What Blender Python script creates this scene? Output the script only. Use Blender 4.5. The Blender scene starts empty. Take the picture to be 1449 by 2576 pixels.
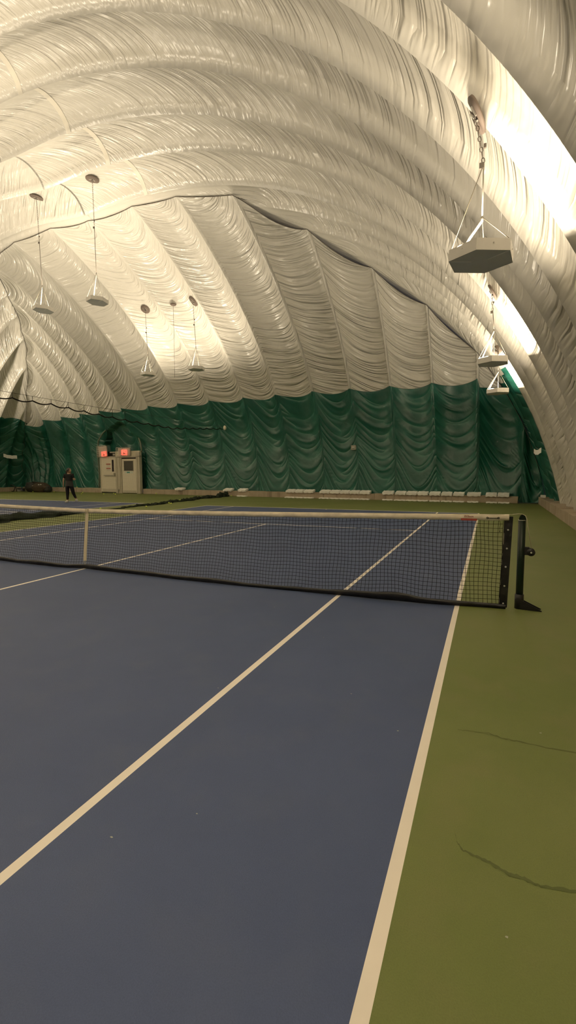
import bpy, bmesh, math, random
import numpy as np
from mathutils import Vector, Matrix

random.seed(7)
rng = np.random.default_rng(7)
C = bpy.context.scene.collection
PI = math.pi

# ------------------------------------------------------------------ materials
def new_mat(name):
    m = bpy.data.materials.new(name); m.use_nodes = True
    nt = m.node_tree
    return m, nt, nt.nodes['Principled BSDF']

def N(nt, typ, **kw):
    n = nt.nodes.new(typ)
    for k, v in kw.items():
        if k in n.inputs: n.inputs[k].default_value = v
        else: setattr(n, k, v)
    return n

def math_node(nt, op, a, b=None, clamp=False):
    n = nt.nodes.new('ShaderNodeMath'); n.operation = op; n.use_clamp = clamp
    for i, v in enumerate((a, b)):
        if v is None: continue
        if hasattr(v, 'is_output'): nt.links.new(v, n.inputs[i])
        else: n.inputs[i].default_value = v
    return n.outputs[0]

def mix_col(nt, fac, a, b):
    n = nt.nodes.new('ShaderNodeMix'); n.data_type = 'RGBA'
    for sock, v in ((n.inputs[0], fac), (n.inputs[6], a), (n.inputs[7], b)):
        if hasattr(v, 'is_output'): nt.links.new(v, sock)
        else: sock.default_value = v if isinstance(v, (int, float)) else (*v, 1)[:4]
    return n.outputs[2]

def simple(name, col, rough=.6, spec=.3, metal=0, var=.12, scale=9, bump=0):
    m, nt, b = new_mat(name)
    tc = N(nt, 'ShaderNodeTexCoord')
    no = N(nt, 'ShaderNodeTexNoise'); no.inputs['Scale'].default_value = scale; no.inputs['Detail'].default_value = 4
    nt.links.new(tc.outputs['Object'], no.inputs['Vector'])
    lo = tuple(c * (1 - var) for c in col); hi = tuple(min(1, c * (1 + var)) for c in col)
    nt.links.new(mix_col(nt, no.outputs[0], lo, hi), b.inputs['Base Color'])
    b.inputs['Roughness'].default_value = rough; b.inputs['Metallic'].default_value = metal
    b.inputs['Specular IOR Level'].default_value = spec
    if bump:
        bp = N(nt, 'ShaderNodeBump'); bp.inputs['Distance'].default_value = bump
        nt.links.new(no.outputs[0], bp.inputs['Height']); nt.links.new(bp.outputs[0], b.inputs['Normal'])
    return m

def emit(name, col, st):
    m, nt, b = new_mat(name)
    b.inputs['Base Color'].default_value = (*col, 1)
    b.inputs['Emission Color'].default_value = (*col, 1); b.inputs['Emission Strength'].default_value = st
    return m

def membrane():
    m, nt, b = new_mat('membrane_vinyl')
    L = nt.links.new
    wr = N(nt, 'ShaderNodeAttribute', attribute_name='wr'); wg = N(nt, 'ShaderNodeAttribute', attribute_name='wg')
    mk = N(nt, 'ShaderNodeAttribute', attribute_name='mk'); gr = N(nt, 'ShaderNodeAttribute', attribute_name='gr')
    tc = N(nt, 'ShaderNodeTexCoord')
    def ridge(vec, scale, detail, rough=.5, dist=.3):
        n = N(nt, 'ShaderNodeTexNoise'); n.inputs['Scale'].default_value = scale; n.inputs['Detail'].default_value = detail
        n.inputs['Roughness'].default_value = rough; n.inputs['Distortion'].default_value = dist
        L(vec, n.inputs['Vector'])
        a = math_node(nt, 'SUBTRACT', n.outputs[0], .5)
        a = math_node(nt, 'ABSOLUTE', a)
        a = math_node(nt, 'MULTIPLY', a, 5.0, True)
        return math_node(nt, 'SUBTRACT', 1.0, a), n.outputs[0]
    rw, nw = ridge(wr.outputs['Vector'], 1.0, 2.0)
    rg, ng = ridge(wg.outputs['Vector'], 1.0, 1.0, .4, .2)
    fac = math_node(nt, 'MULTIPLY_ADD', gr.outputs['Fac'], 60.0); fac.node.inputs[2].default_value = .5; fac.node.use_clamp = True
    # heights in metres
    hw = math_node(nt, 'MULTIPLY', math_node(nt, 'MULTIPLY_ADD', nw, .7), .062)
    hw.node.inputs[0].links[0].from_node.inputs[2].default_value = 0
    L(rw, hw.node.inputs[0].links[0].from_node.inputs[2])
    hw = math_node(nt, 'MULTIPLY', hw, mk.outputs['Fac'])
    hg = math_node(nt, 'MULTIPLY', math_node(nt, 'POWER', rg, 3.0), .030)
    hx = N(nt, 'ShaderNodeMix'); hx.data_type = 'FLOAT'
    L(fac, hx.inputs[0]); L(hw, hx.inputs[2]); L(hg, hx.inputs[3])
    big = N(nt, 'ShaderNodeTexNoise'); big.inputs['Scale'].default_value = 1.3; big.inputs['Detail'].default_value = 3
    L(tc.outputs['Object'], big.inputs['Vector'])
    hh = math_node(nt, 'MULTIPLY_ADD', big.outputs[0], .05); L(hx.outputs[0], hh.node.inputs[2])
    bp = N(nt, 'ShaderNodeBump'); bp.inputs['Distance'].default_value = 1.0; bp.inputs['Strength'].default_value = 1.0
    L(hh, bp.inputs['Height']); L(bp.outputs[0], b.inputs['Normal'])
    white = mix_col(nt, big.outputs[0], (.53, .505, .445), (.59, .565, .505))
    green = mix_col(nt, math_node(nt, 'MULTIPLY', math_node(nt, 'POWER', rg, 3.0), .55), (.0022, .070, .050), (.030, .165, .12))  # highlights painted in: fold crests get a paler green for sheen
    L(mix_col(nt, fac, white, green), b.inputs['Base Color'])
    ro = math_node(nt, 'MULTIPLY_ADD', fac, .13); ro.node.inputs[2].default_value = .28
    L(ro, b.inputs['Roughness']); b.inputs['Specular IOR Level'].default_value = .6
    return m

def floor_mat(name, c1, c2, c3, rough=.62):
    m, nt, b = new_mat(name); L = nt.links.new
    tc = N(nt, 'ShaderNodeTexCoord')
    n1 = N(nt, 'ShaderNodeTexNoise'); n1.inputs['Scale'].default_value = .55; n1.inputs['Detail'].default_value = 5; n1.inputs['Roughness'].default_value = .6
    n2 = N(nt, 'ShaderNodeTexNoise'); n2.inputs['Scale'].default_value = 3.1; n2.inputs['Detail'].default_value = 6
    n3 = N(nt, 'ShaderNodeTexNoise'); n3.inputs['Scale'].default_value = 190; n3.inputs['Detail'].default_value = 2
    for n in (n1, n2, n3): L(tc.outputs['Object'], n.inputs['Vector'])
    def ramp(sock, lo, hi):
        r = N(nt, 'ShaderNodeMapRange'); r.inputs[1].default_value = lo; r.inputs[2].default_value = hi; L(sock, r.inputs[0]); return r.outputs[0]
    a = mix_col(nt, ramp(n1.outputs[0], .35, .65), c1, c2)
    a = mix_col(nt, math_node(nt, 'MULTIPLY', ramp(n2.outputs[0], .5, .75), .45), a, c3)
    g = mix_col(nt, math_node(nt, 'MULTIPLY', ramp(n3.outputs[0], .35, .7), .22), a, tuple(c * .55 for c in c1))
    L(g, b.inputs['Base Color'])
    b.inputs['Roughness'].default_value = rough; b.inputs['Specular IOR Level'].default_value = .25
    bp = N(nt, 'ShaderNodeBump'); bp.inputs['Distance'].default_value = .0015
    L(n3.outputs[0], bp.inputs['Height']); L(bp.outputs[0], b.inputs['Normal'])
    return m

def concrete():
    m, nt, b = new_mat('curb_concrete'); L = nt.links.new
    tc = N(nt, 'ShaderNodeTexCoord')
    n1 = N(nt, 'ShaderNodeTexNoise'); n1.inputs['Scale'].default_value = 2.2; n1.inputs['Detail'].default_value = 7
    L(tc.outputs['Object'], n1.inputs['Vector'])
    mp = N(nt, 'ShaderNodeMapping'); mp.inputs['Scale'].default_value = (2.2, 2.2, .3)
    L(tc.outputs['Object'], mp.inputs[0])
    n2 = N(nt, 'ShaderNodeTexNoise'); n2.inputs['Scale'].default_value = 1.6; n2.inputs['Detail'].default_value = 4; L(mp.outputs[0], n2.inputs['Vector'])
    a = mix_col(nt, n1.outputs[0], (.22, .165, .11), (.46, .38, .28))
    st = N(nt, 'ShaderNodeMapRange'); st.inputs[1].default_value = .58; st.inputs[2].default_value = .68; L(n2.outputs[0], st.inputs[0])
    L(mix_col(nt, math_node(nt, 'MULTIPLY', st.outputs[0], .5), a, (.09, .06, .04)), b.inputs['Base Color'])
    b.inputs['Roughness'].default_value = .85
    bp = N(nt, 'ShaderNodeBump'); bp.inputs['Distance'].default_value = .01; L(n1.outputs[0], bp.inputs['Height']); L(bp.outputs[0], b.inputs['Normal'])
    return m

M = dict(
    membrane=membrane(),
    blue=floor_mat('blue_court_paint', (.050, .073, .160), (.060, .085, .180), (.074, .096, .172)),
    green=floor_mat('green_court_paint', (.120, .152, .038), (.150, .174, .054), (.172, .166, .066)),
    line=simple('line_paint', (.86, .79, .70), .6, .25, var=.06, scale=7),
    strip=simple('lacing_strip_vinyl', (.66, .62, .53), .5, .3, var=.1, scale=3),
    crack=simple('crack_patch', (.085, .105, .036), .8, .15),
    scuff=simple('pale_scuff', (.34, .34, .28), .8, .15),
    curb=concrete(),
    white=simple('white_foam', (.90, .88, .83), .6, var=.07, scale=5, bump=.01),
    band=simple('headband_canvas', (.70, .62, .48), .8, .15, var=.36, scale=9, bump=.006),
    strap=simple('strap_webbing', (.62, .54, .38), .75, .2, var=.08, scale=20),
    netblack=simple('net_cord', (.008, .008, .009), .8, .15),
    blackvinyl=simple('black_vinyl', (.010, .010, .012), .42, .4, var=.3, scale=14, bump=.006),
    postgreen=simple('post_green_enamel', (.005, .014, .009), .4, .3, var=.2, scale=6),
    steel=simple('bright_steel', (.62, .60, .55), .35, .5, metal=.85, var=.1),
    cable=simple('cable_plastic', (.62, .56, .42), .5),
    red=simple('red_label', (.36, .045, .03), .6),
    redtext=simple('red_print', (.30, .10, .07), .7),
    housing=simple('fixture_white_enamel', (.66, .63, .58), .5, .3, var=.05),
    under=simple('fixture_grey_underside', (.66, .66, .62), .6, .25, var=.08, scale=4),
    undertrim=simple('fixture_grey_trim', (.86, .84, .78), .6),
    plate=simple('ceiling_plate_plywood', (.12, .092, .075), .7, .2, var=.15),
    chain=simple('dark_chain', (.09, .075, .06), .5, .4, metal=.4),
    cord=simple('white_cord', (.24, .225, .19), .6),
    wire=simple('hanger_wire', (.10, .085, .055), .6),
    glow=emit('led_panel', (1, .93, .8), 2.0),
    doorpaint=simple('door_cream_paint', (.58, .53, .41), .55, .3, var=.06, scale=2),
    frame=simple('door_frame_grey', (.42, .38, .29), .6, .3, var=.08, scale=3),
    gapshade=simple('gap_shade', (.018, .017, .014), .8, .1),  # near-black colour standing in for shade around the doors
    glass=simple('wired_glass', (.055, .052, .045), .2, .5),
    slit=simple('slit_glass', (.022, .014, .022), .2, .5),
    cream=simple('transom_panel', (.52, .46, .33), .6, var=.12, scale=3),
    cage=simple('cage_wire', (.60, .56, .47), .5),
    exitred=emit('exit_red_glow', (.95, .10, .06), 1.1),
    exitbox=simple('exit_housing', (.55, .47, .40), .5),
    arch=simple('arch_trim_piping', (.14, .16, .11), .5, .3, var=.3, scale=4),
    notice=simple('notice_card', (.48, .52, .44), .6),
    teal=simple('teal_print', (.05, .22, .19), .6),
    ball=simple('tennis_felt', (.62, .74, .10), .9, .1, var=.12, scale=60),
    seam=simple('ball_seam', (.75, .76, .55), .8, .1),
    divider=simple('divider_netting', (.016, .022, .015), .85, .1, var=.4, scale=6, bump=.02),
    rope=simple('black_rope', (.012, .011, .010), .8, .1),
    skin=simple('skin', (.42, .25, .15), .55, .3, var=.06),
    hair=simple('dark_brown_hair', (.022, .016, .010), .5, .4, var=.3, scale=40),
    shirt=simple('black_shirt', (.012, .013, .013), .8, .15, var=.2),
    waist=simple('charcoal_cloth', (.032, .032, .029), .85, .15, var=.2),
    legging=simple('black_legging', (.010, .009, .010), .7, .2, var=.2),
    shoe=simple('white_shoe', (.76, .73, .62), .6, var=.05),
    bag=simple('black_canvas', (.020, .022, .020), .7, .25, var=.35, scale=5, bump=.02),
    bagbrown=simple('brown_canvas', (.045, .034, .022), .75, .2, var=.4, scale=6, bump=.02),
    tag=simple('pale_tag', (.55, .55, .50), .5),
    grey=simple('grey_plastic', (.33, .31, .25), .5, var=.1),
)

# ------------------------------------------------------------------ helpers
def link(name, me, mat=None, parent=None, smooth=False):
    o = bpy.data.objects.new(name, me); C.objects.link(o)
    if mat is not None:
        for m in (mat if isinstance(mat, (list, tuple)) else [mat]): me.materials.append(m)
    if parent is not None: o.parent = parent
    if smooth: me.polygons.foreach_set('use_smooth', [True] * len(me.polygons))
    return o

def obj(name, bm, mat, parent=None, smooth=False):
    me = bpy.data.meshes.new(name); bm.normal_update(); bm.to_mesh(me); bm.free()
    return link(name, me, mat, parent, smooth)

def thing(name, label, cat, loc=(0, 0, 0), rz=0, group=None):
    o = bpy.data.objects.new(name, None); C.objects.link(o)
    o.location = loc; o.rotation_euler = (0, 0, rz); o.empty_display_size = .1
    o['label'] = label; o['category'] = cat
    if group: o['group'] = group
    return o

def tag(o, label, cat, group=None):
    o['label'] = label; o['category'] = cat
    if group: o['group'] = group
    return o

def struct(o, label=None):
    o['kind'] = 'structure'
    if label: o['label'] = label
    return o

def B(): return bmesh.new()

def add_box(bm, c, s, rot=None, mi=0, bevel=0):
    r = bmesh.ops.create_cube(bm, size=1)
    vs = r['verts']
    mat = Matrix.Translation(Vector(c)) @ (rot.to_4x4() if rot is not None else Matrix.Identity(4)) @ Matrix.Diagonal((*s, 1))
    bmesh.ops.transform(bm, matrix=mat, verts=vs)
    fs = {f for v in vs for f in v.link_faces}
    for f in fs: f.material_index = mi
    if bevel:
        es = list({e for v in vs for e in v.link_edges})
        bmesh.ops.bevel(bm, geom=es, offset=bevel, segments=2, affect='EDGES', profile=.6)

def add_tube(bm, pts, r, seg=8, mi=0, cap=True, closed=False):
    pts = [Vector(p) for p in pts]; n = len(pts)
    rad = r if isinstance(r, (list, tuple)) else [r] * n
    rings = []; prev = None
    for i, p in enumerate(pts):
        a = pts[(i - 1) % n] if (closed or i > 0) else p
        b = pts[(i + 1) % n] if (closed or i < n - 1) else p
        t = (b - a); t = t.normalized() if t.length > 1e-9 else Vector((0, 0, 1))
        if prev is None:
            up = Vector((0, 0, 1)) if abs(t.z) < .9 else Vector((1, 0, 0))
            s = t.cross(up).normalized()
        else:
            s = (prev - t * prev.dot(t)); s = s.normalized() if s.length > 1e-6 else t.orthogonal().normalized()
        prev = s; q = t.cross(s)
        rings.append([bm.verts.new(p + (s * math.cos(2 * PI * k / seg) + q * math.sin(2 * PI * k / seg)) * rad[i]) for k in range(seg)])
    for i in range(n if closed else n - 1):
        A, D = rings[i], rings[(i + 1) % n]
        for k in range(seg):
            f = bm.faces.new((A[k], A[(k + 1) % seg], D[(k + 1) % seg], D[k])); f.material_index = mi; f.smooth = True
    if cap and not closed:
        for rg in (rings[0][::-1], rings[-1]):
            f = bm.faces.new(rg); f.material_index = mi

def add_prism(bm, poly, z0, z1, mi=0):
    a = [bm.verts.new((x, y, z0)) for x, y in poly]; b = [bm.verts.new((x, y, z1)) for x, y in poly]
    n = len(poly)
    fs = [bm.faces.new(a[::-1]), bm.faces.new(b)] + [bm.faces.new((a[i], a[(i + 1) % n], b[(i + 1) % n], b[i])) for i in range(n)]
    for f in fs: f.material_index = mi

def add_lathe(bm, prof, seg=20, c=(0, 0, 0), axis='Z', mi=0):
    rings = []
    for r, h in prof:
        ring = []
        for k in range(seg):
            a = 2 * PI * k / seg; u, v = r * math.cos(a), r * math.sin(a)
            p = (u, v, h) if axis == 'Z' else ((u, h, v) if axis == 'Y' else (h, u, v))
            ring.append(bm.verts.new(Vector(c) + Vector(p)))
        rings.append(ring)
    for A, D in zip(rings, rings[1:]):
        for k in range(seg):
            f = bm.faces.new((A[k], A[(k + 1) % seg], D[(k + 1) % seg], D[k])); f.smooth = True; f.material_index = mi
    for rg in (rings[0][::-1], rings[-1]):
        f = bm.faces.new(rg); f.material_index = mi
    bmesh.ops.recalc_face_normals(bm, faces=bm.faces)

def copy_tree(o, parent=None):
    c = o.copy(); C.objects.link(c)
    if parent is not None: c.parent = parent
    for ch in list(o.children): copy_tree(ch, c)
    return c

def smoothstep(a, b, x):
    t = np.clip((x - a) / (b - a), 0, 1); return t * t * (3 - 2 * t)

# ------------------------------------------------------------------ camera
W_, H_ = 1449, 2576
F_PX = 1187.69
CAM = Vector((5.7422, -5.5426, 1.5092)); YAW, PITCH, ROLL = .40165, -.08839, -.00486
fw = Vector((-math.sin(YAW) * math.cos(PITCH), math.cos(YAW) * math.cos(PITCH), math.sin(PITCH)))
rt = Vector((math.cos(YAW), math.sin(YAW), 0)); up = rt.cross(fw)
r2 = rt * math.cos(ROLL) + up * math.sin(ROLL); u2 = -rt * math.sin(ROLL) + up * math.cos(ROLL)
cam = bpy.data.cameras.new('camera'); cam.sensor_fit = 'VERTICAL'; cam.sensor_height = 36
cam.lens = F_PX * 36 / H_; cam.clip_end = 200
co = bpy.data.objects.new('camera', cam); C.objects.link(co)
mw = Matrix.Identity(4)
for i in range(3):
    mw[i][0], mw[i][1], mw[i][2], mw[i][3] = r2[i], u2[i], -fw[i], CAM[i]
co.matrix_world = mw
bpy.context.scene.camera = co

# ------------------------------------------------------------------ dome geometry
XC = -10.0
RP = [18.101, 17.129, 15.967, 14.705, 13.541, 12.623, 12.07]
def r_of(t):
    k = np.array([2 * RP[0] - RP[1], *RP, RP[-2]]); h = math.radians(15)
    i = np.clip((t / h).astype(int), 0, 5); f = t / h - i
    p0, p1, p2, p3 = k[i], k[i + 1], k[i + 2], k[i + 3]
    return .5 * (2 * p1 + (-p0 + p2) * f + (2 * p0 - 5 * p1 + 4 * p2 - p3) * f ** 2 + (-p0 + 3 * p1 - 3 * p2 + p3) * f ** 3)
_t = np.linspace(0, PI / 2, 400); _r = r_of(_t); PX, PZ = _r * np.cos(_t), _r * np.sin(_t)
def z_barrel(x):
    return np.interp(np.abs(x - XC), PX[::-1], PZ[::-1])
ZH = .33                                       # hem height, on top of the curb
def y_wall(x): return 18.35 - .09 * x
def y_curb(x): return 18.05 - .09 * x
SEAM = np.array([(8.2, 17.5), (8.05, 17.45), (7.05, 17.4), (5.12, 17.1), (2.98, 16.6), (.84, 15.3), (-1.27, 13.05), (-3.4, 10.8), (-5.8, 10.6), (-9, 10.5), (-13, 10.5), (-15.8, 10.6), (-17.0, 10.9),
                 (-18.2, 12.4), (-20.2, 14.8), (-22.1, 16.7), (-24, 18.2), (-25.9, 19.4), (-27.3, 20.2), (-28.05, 20.6), (-28.4, 20.8)])[::-1]
def y_seam(x): return np.interp(x, SEAM[:, 0], SEAM[:, 1])

def grid_mesh(name, P, keep=None, attrs=None, mat=None):
    """P: (n, m, 3) grid; keep: (n-1, m-1) bool; attrs: name -> (n, m[, 3])"""
    n, m = P.shape[:2]
    idx = np.arange(n * m).reshape(n, m)
    q = np.stack([idx[:-1, :-1], idx[:-1, 1:], idx[1:, 1:], idx[1:, :-1]], -1).reshape(-1, 4)
    if keep is not None: q = q[keep.reshape(-1)]
    used, inv = np.unique(q, return_inverse=True); q = inv.reshape(-1, 4)
    V = P.reshape(-1, 3)[used]
    me = bpy.data.meshes.new(name)
    me.vertices.add(len(V)); me.vertices.foreach_set('co', V.astype(np.float32).ravel())
    me.loops.add(q.size); me.loops.foreach_set('vertex_index', q.astype(np.int32).ravel())
    me.polygons.add(len(q)); me.polygons.foreach_set('loop_start', np.arange(0, q.size, 4, dtype=np.int32))
    me.polygons.foreach_set('loop_total', np.full(len(q), 4, np.int32))
    me.polygons.foreach_set('use_smooth', np.ones(len(q), bool))
    me.update(calc_edges=True)
    for k, a in (attrs or {}).items():
        if a.ndim == 3:
            at = me.attributes.new(k, 'FLOAT_VECTOR', 'POINT'); at.data.foreach_set('vector', a.reshape(-1, 3)[used].astype(np.float32).ravel())
        else:
            at = me.attributes.new(k, 'FLOAT', 'POINT'); at.data.foreach_set('value', a.reshape(-1)[used].astype(np.float32))
    return link(name, me, mat)

def normals(P):
    du = np.gradient(P, axis=0); dv = np.gradient(P, axis=1)
    n = np.cross(du, dv); n /= np.linalg.norm(n, axis=-1, keepdims=True) + 1e-9
    inside = np.array([XC, 0, 3.0]); flip = np.sign(((P - inside) * n).sum(-1, keepdims=True)); flip[flip == 0] = 1
    return n * flip

def build_barrel():
    ribs = [22.2, 20.6, 19.1, 17.6, 16.1, 14.6, 13.1, 11.6, 10.14, 8.18, 6.46, 4.79, 3.24, 1.6, .28]
    while ribs[-1] > -22.2: ribs.append(ribs[-1] - 1.6)
    ribs = np.array(ribs[::-1])
    ncol = 16
    ys, fr, pid = [], [], []
    for i in range(len(ribs) - 1):
        f = np.linspace(0, 1, ncol, endpoint=False)
        ys += list(ribs[i] + f * (ribs[i + 1] - ribs[i])); fr += list(f); pid += [i] * ncol
    ys.append(ribs[-1]); fr.append(0); pid.append(len(ribs) - 1)
    ys, fr, pid = map(np.array, (ys, fr, pid))
    t0 = float(np.interp(ZH, PZ, _t))
    th = np.linspace(t0, PI - t0, 460)
    tt = np.minimum(th, PI - th); rr = r_of(tt)
    x = XC + rr * np.cos(th); z = rr * np.sin(th)
    arc = np.r_[0, np.cumsum(np.hypot(np.diff(x), np.diff(z)))]
    P = np.zeros((len(th), len(ys), 3))
    P[..., 0] = x[:, None]; P[..., 1] = ys[None]; P[..., 2] = z[:, None]
    n2 = np.stack([np.gradient(z), np.zeros_like(z), -np.gradient(x)], -1); n2 /= np.linalg.norm(n2, axis=1, keepdims=True)
    if n2[0, 0] < 0: n2 = -n2
    n2[:, 0] = np.where(np.sign(n2[:, 0]) == np.sign(x - XC), n2[:, 0], -n2[:, 0])
    puff = np.sqrt(np.clip(1 - np.abs(2 * fr - 1) ** 2.2, 0, 1)) * .6 + .4 * (1 - np.abs(2 * fr - 1) ** 2)
    A = .58 + .05 * np.sin(pid * 2.3)
    env = .55 + .45 * smoothstep(ZH, 3.5, z)
    YS = y_seam(x)[:, None]
    flat = smoothstep(-.1, .75, YS - ys[None]) * smoothstep(-.1, .75, YS + ys[None])
    P += n2[:, None, :] * (puff * A)[None, :, None] * (env[:, None] * flat)[..., None]
    # soft hanging lumps on the side walls (big folds of slack vinyl)
    Y, ARC = np.meshgrid(ys, arc); FR = np.broadcast_to(fr, Y.shape); Z = np.broadcast_to(z[:, None], Y.shape)
    slack = smoothstep(9.5, 4.5, Z) * np.sin(np.pi * FR)
    lump = np.sin(ARC * 5.1 + 3 * FR + pid[None] * 1.7 + 1.3 * np.sin(ARC * 1.9 + pid[None])) * .028
    P += n2[:, None, :] * (slack * lump)[..., None]
    # the hem drips a little lower in the middle of each panel
    P[0, :, 2] -= .1; P[-1, :, 2] -= .1
    wr = np.stack([Y * .45 + .2 * pid[None] + .12 * ARC, (ARC + 1.5 * (Y - ys.min()) * np.sign(P[..., 0] - XC)) * 3.9, np.zeros_like(Y)], -1)
    mk = (smoothstep(.25, .6, FR) * (1 - smoothstep(.9, 1.0, FR)) * .95 + .06) * (.7 + .3 * smoothstep(13, 9, Z)) * (.75 + .35 * np.sin(ARC * .9 + pid[None] * 2.1))
    # green on the corner stretch of the side walls only
    gr = np.minimum(5.05 + .25 * np.abs(2 * FR - 1) - Z, (Y - 13.1))
    XX = P[..., 0]
    wg = np.stack([Y * .35, (Z - .9 * (2 * FR - 1) ** 2) * 1.7, np.zeros_like(Y)], -1)
    keep = (P[:-1, :-1, 1] <= y_seam(P[:-1, :-1, 0]) + 2.6)
    keep &= (P[:-1, :-1, 1] >= -y_seam(P[:-1, :-1, 0]) - 2.6)
    o = grid_mesh('ceiling', P, keep, dict(wr=wr, wg=wg, mk=mk, gr=gr), M['membrane'])
    struct(o, 'cream white inflated vinyl vault in deep puffed ribs')
    bm = B(); i0 = int(np.argmin(np.abs(P[:P.shape[0] // 2, 0, 0] - -6.85))); prev = None
    for j in np.where((ys > -9) & (ys < 10.4))[0]:
        a, b = P[i0 - 1, j] - n2[i0] * .012, P[i0 + 1, j] - n2[i0] * .012
        cur = (bm.verts.new(a), bm.verts.new(b))
        if prev: bm.faces.new((prev[0], prev[1], cur[1], cur[0])).smooth = True
        prev = cur
    obj('lacing_strip', bm, M['strip'], o)['label'] = 'paler lacing strip running along the vault near the ridge'
    return o

DOOR_X0, DOOR_X1 = -19.2, -15.3
def arch_z(x):                                # pointed arch over the doorway
    s = np.abs((x + 17.27) / 2.0)
    return np.where(s < 1, 3.3 + 1.5 * (1 - s ** 1.25), -1)

def build_end():
    XB = [8.05, 7.05, 5.22, 3.35, 1.45, -.5, -2.4, -4.5, -6.5, -8.8, -11.2, -13.5, -15.75, -18, -20.2, -22.4, -24.5, -26.6, -27.6, -28.05]
    XT = [8.05, 7.05, 5.12, 2.98, .84, -1.27, -3.4, -5.8, -7.9, -10.2, -12.4, -14.8, -17.0, -19.0, -20.9, -22.7, -24.6, -26.4, -27.5, -28.05]
    ncol, nrow = 20, 230
    xb, xt, fr, wid = [], [], [], []
    for i in range(len(XB) - 1):
        f = np.linspace(0, 1, ncol, endpoint=False)
        xb += list(XB[i] + f * (XB[i + 1] - XB[i])); xt += list(XT[i] + f * (XT[i + 1] - XT[i])); fr += list(f); wid += [abs(XB[i + 1] - XB[i])] * ncol
    xb.append(XB[-1]); xt.append(XT[-1]); fr.append(0); wid.append(1)
    xb, xt, fr, wid = map(np.array, (xb, xt, fr, wid))
    s = np.linspace(0, 1, nrow); h = 1 - (1 - s) ** 1.35
    zt = np.maximum(z_barrel(xt), ZH); sag = .42 * (1 - (2 * fr - 1) ** 2) * smoothstep(-3.6, -2.4, xt) * smoothstep(7.0, 3.0, xt) + .1 * (1 - (2 * fr - 1) ** 2)
    yt = np.minimum(y_seam(xt) + sag, y_wall(xb)); yb = y_wall(xb)
    Hh = h[:, None]
    zt = np.maximum(zt - .32 * sag, ZH)
    Z = ZH + Hh * (zt - ZH)[None]
    D = (1 - Hh ** 2.4) ** .88
    Y = yt[None] + D * (yb - yt)[None]
    X = xt[None] + (xb - xt)[None] * (1 - Hh ** 1.5)
    P = np.stack([X, Y, Z], -1)
    nn = normals(P)
    # light smoothing of normals at the ribs
    puff = (1 - np.abs(2 * fr - 1) ** 2.0)
    amp = .50 * np.clip(wid / 2.1, .3, 1.1)
    env = .35 + .65 * np.clip(np.sin(PI * np.clip(s, 0, 1)), 0, 1) ** .6
    env = env * smoothstep(-.05, .25, s) * smoothstep(1.0, .93, s)
    small = np.clip((zt - ZH) / 4, 0, 1)
    P = P + nn * (puff * amp * small)[None, :, None] * env[:, None, None]
    P[..., 2] -= .29 * (1 - smoothstep(ZH, 1.4, P[..., 2])) * smoothstep(6.75, 7.05, P[..., 0])
    P[0, :, 2] = np.where(P[0, :, 2] > .2, P[0, :, 2] - .12, P[0, :, 2])
    FR = np.broadcast_to(fr, X.shape)
    V = np.cumsum(np.r_[np.zeros((1, X.shape[1])), np.linalg.norm(np.diff(P, axis=0), axis=-1)], axis=0)
    zz = P[..., 2]; xx = P[..., 0]
    # heavy swags in the green skirt as real folds
    pan = np.broadcast_to(np.floor(np.arange(len(fr)) / ncol), X.shape)
    asag = .75 + .55 * smoothstep(3.5, .8, zz) + .25 * np.sin(pan * 2.7)
    fr2 = 2 * (FR - .38) + .12 * np.sin(pan * 1.9)
    sw = zz - asag * fr2 ** 2
    ph = sw * 8.2 + 1.5 * np.sin(sw * 1.9 + pan * 2.2) + pan * 2.4
    fold = np.clip(np.sin(ph), 0, 1) ** 5
    gz = (1 - smoothstep(4.9, 5.6, zz)) * np.sin(PI * FR) ** .8 * smoothstep(ZH, .8, zz) * smoothstep(-15.0, -12.5, xx)
    gz = gz * (.55 + .45 * np.sin(pan * 3.3 + np.floor(ph / (2 * PI)) * 2.1)) * (1.25 - .12 * zz)
    P[..., 1] -= fold * gz * .085
    # slack vinyl gathered round the doorway: pushed back inside the arch
    inside = (zz < arch_z(xx)) & (xx > DOOR_X0) & (xx < DOOR_X1)
    P[..., 1] += np.where(inside, .45, 0)
    # vertical gathers in the two bottom corners
    for cx, w, a in ((7.1, .35, .10), (-26.6, 1.5, .16)):
        g = np.exp(-((xx - cx) / w) ** 2) * (1 - smoothstep(2.0, 5.5, zz))
        P[..., 1] -= g * a * (1 + .8 * np.sin(xx * 13 + zz * 1.2))
    gx = np.linspace(-28, 10, 400); gl = np.interp(gx, [-20, -14, -9, -4, 1, 5], [1.5, 1.3, .2, -.1, 0, 0])
    gi = np.cumsum(gl) * (gx[1] - gx[0]); gi -= np.interp(-7, gx, gi)
    low = 1 - .55 * smoothstep(8.5, 5.8, zz) * smoothstep(-12, -6, xx)
    kr = smoothstep(-6.5, -1.0, xx)
    w1 = V - .42 * (2 * FR - 1) ** 2 * (1 - kr) - np.interp(xx, gx, gi) * low + kr * (1.45 - .5 * smoothstep(8, 6, zz)) * (1 - FR ** 1.9) + kr * .15 * np.sin(2.2 * V + xx)
    wr = np.stack([xx * .34 * (1 - .35 * kr) + V * .10, w1 * (4.2 - .9 * smoothstep(-9, -15, xx) - 1.0 * kr), np.zeros_like(V)], -1)
    wg = np.stack([xx * .35, (zz - asag * fr2 ** 2 + .10 * np.sin(xx * 2.1)) * 1.5, np.zeros_like(V)], -1)
    mk = .85 * (1 + .55 * kr) * (1 - .3 * smoothstep(-10, -16, xx)) * (.80 + .45 * np.sin(PI * FR)) * (.75 + .35 * smoothstep(11, 6, zz)) * smoothstep(0, .06, FR) * (1 - smoothstep(.94, 1, FR))
    xl = smoothstep(-18, -25, xx)
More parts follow.
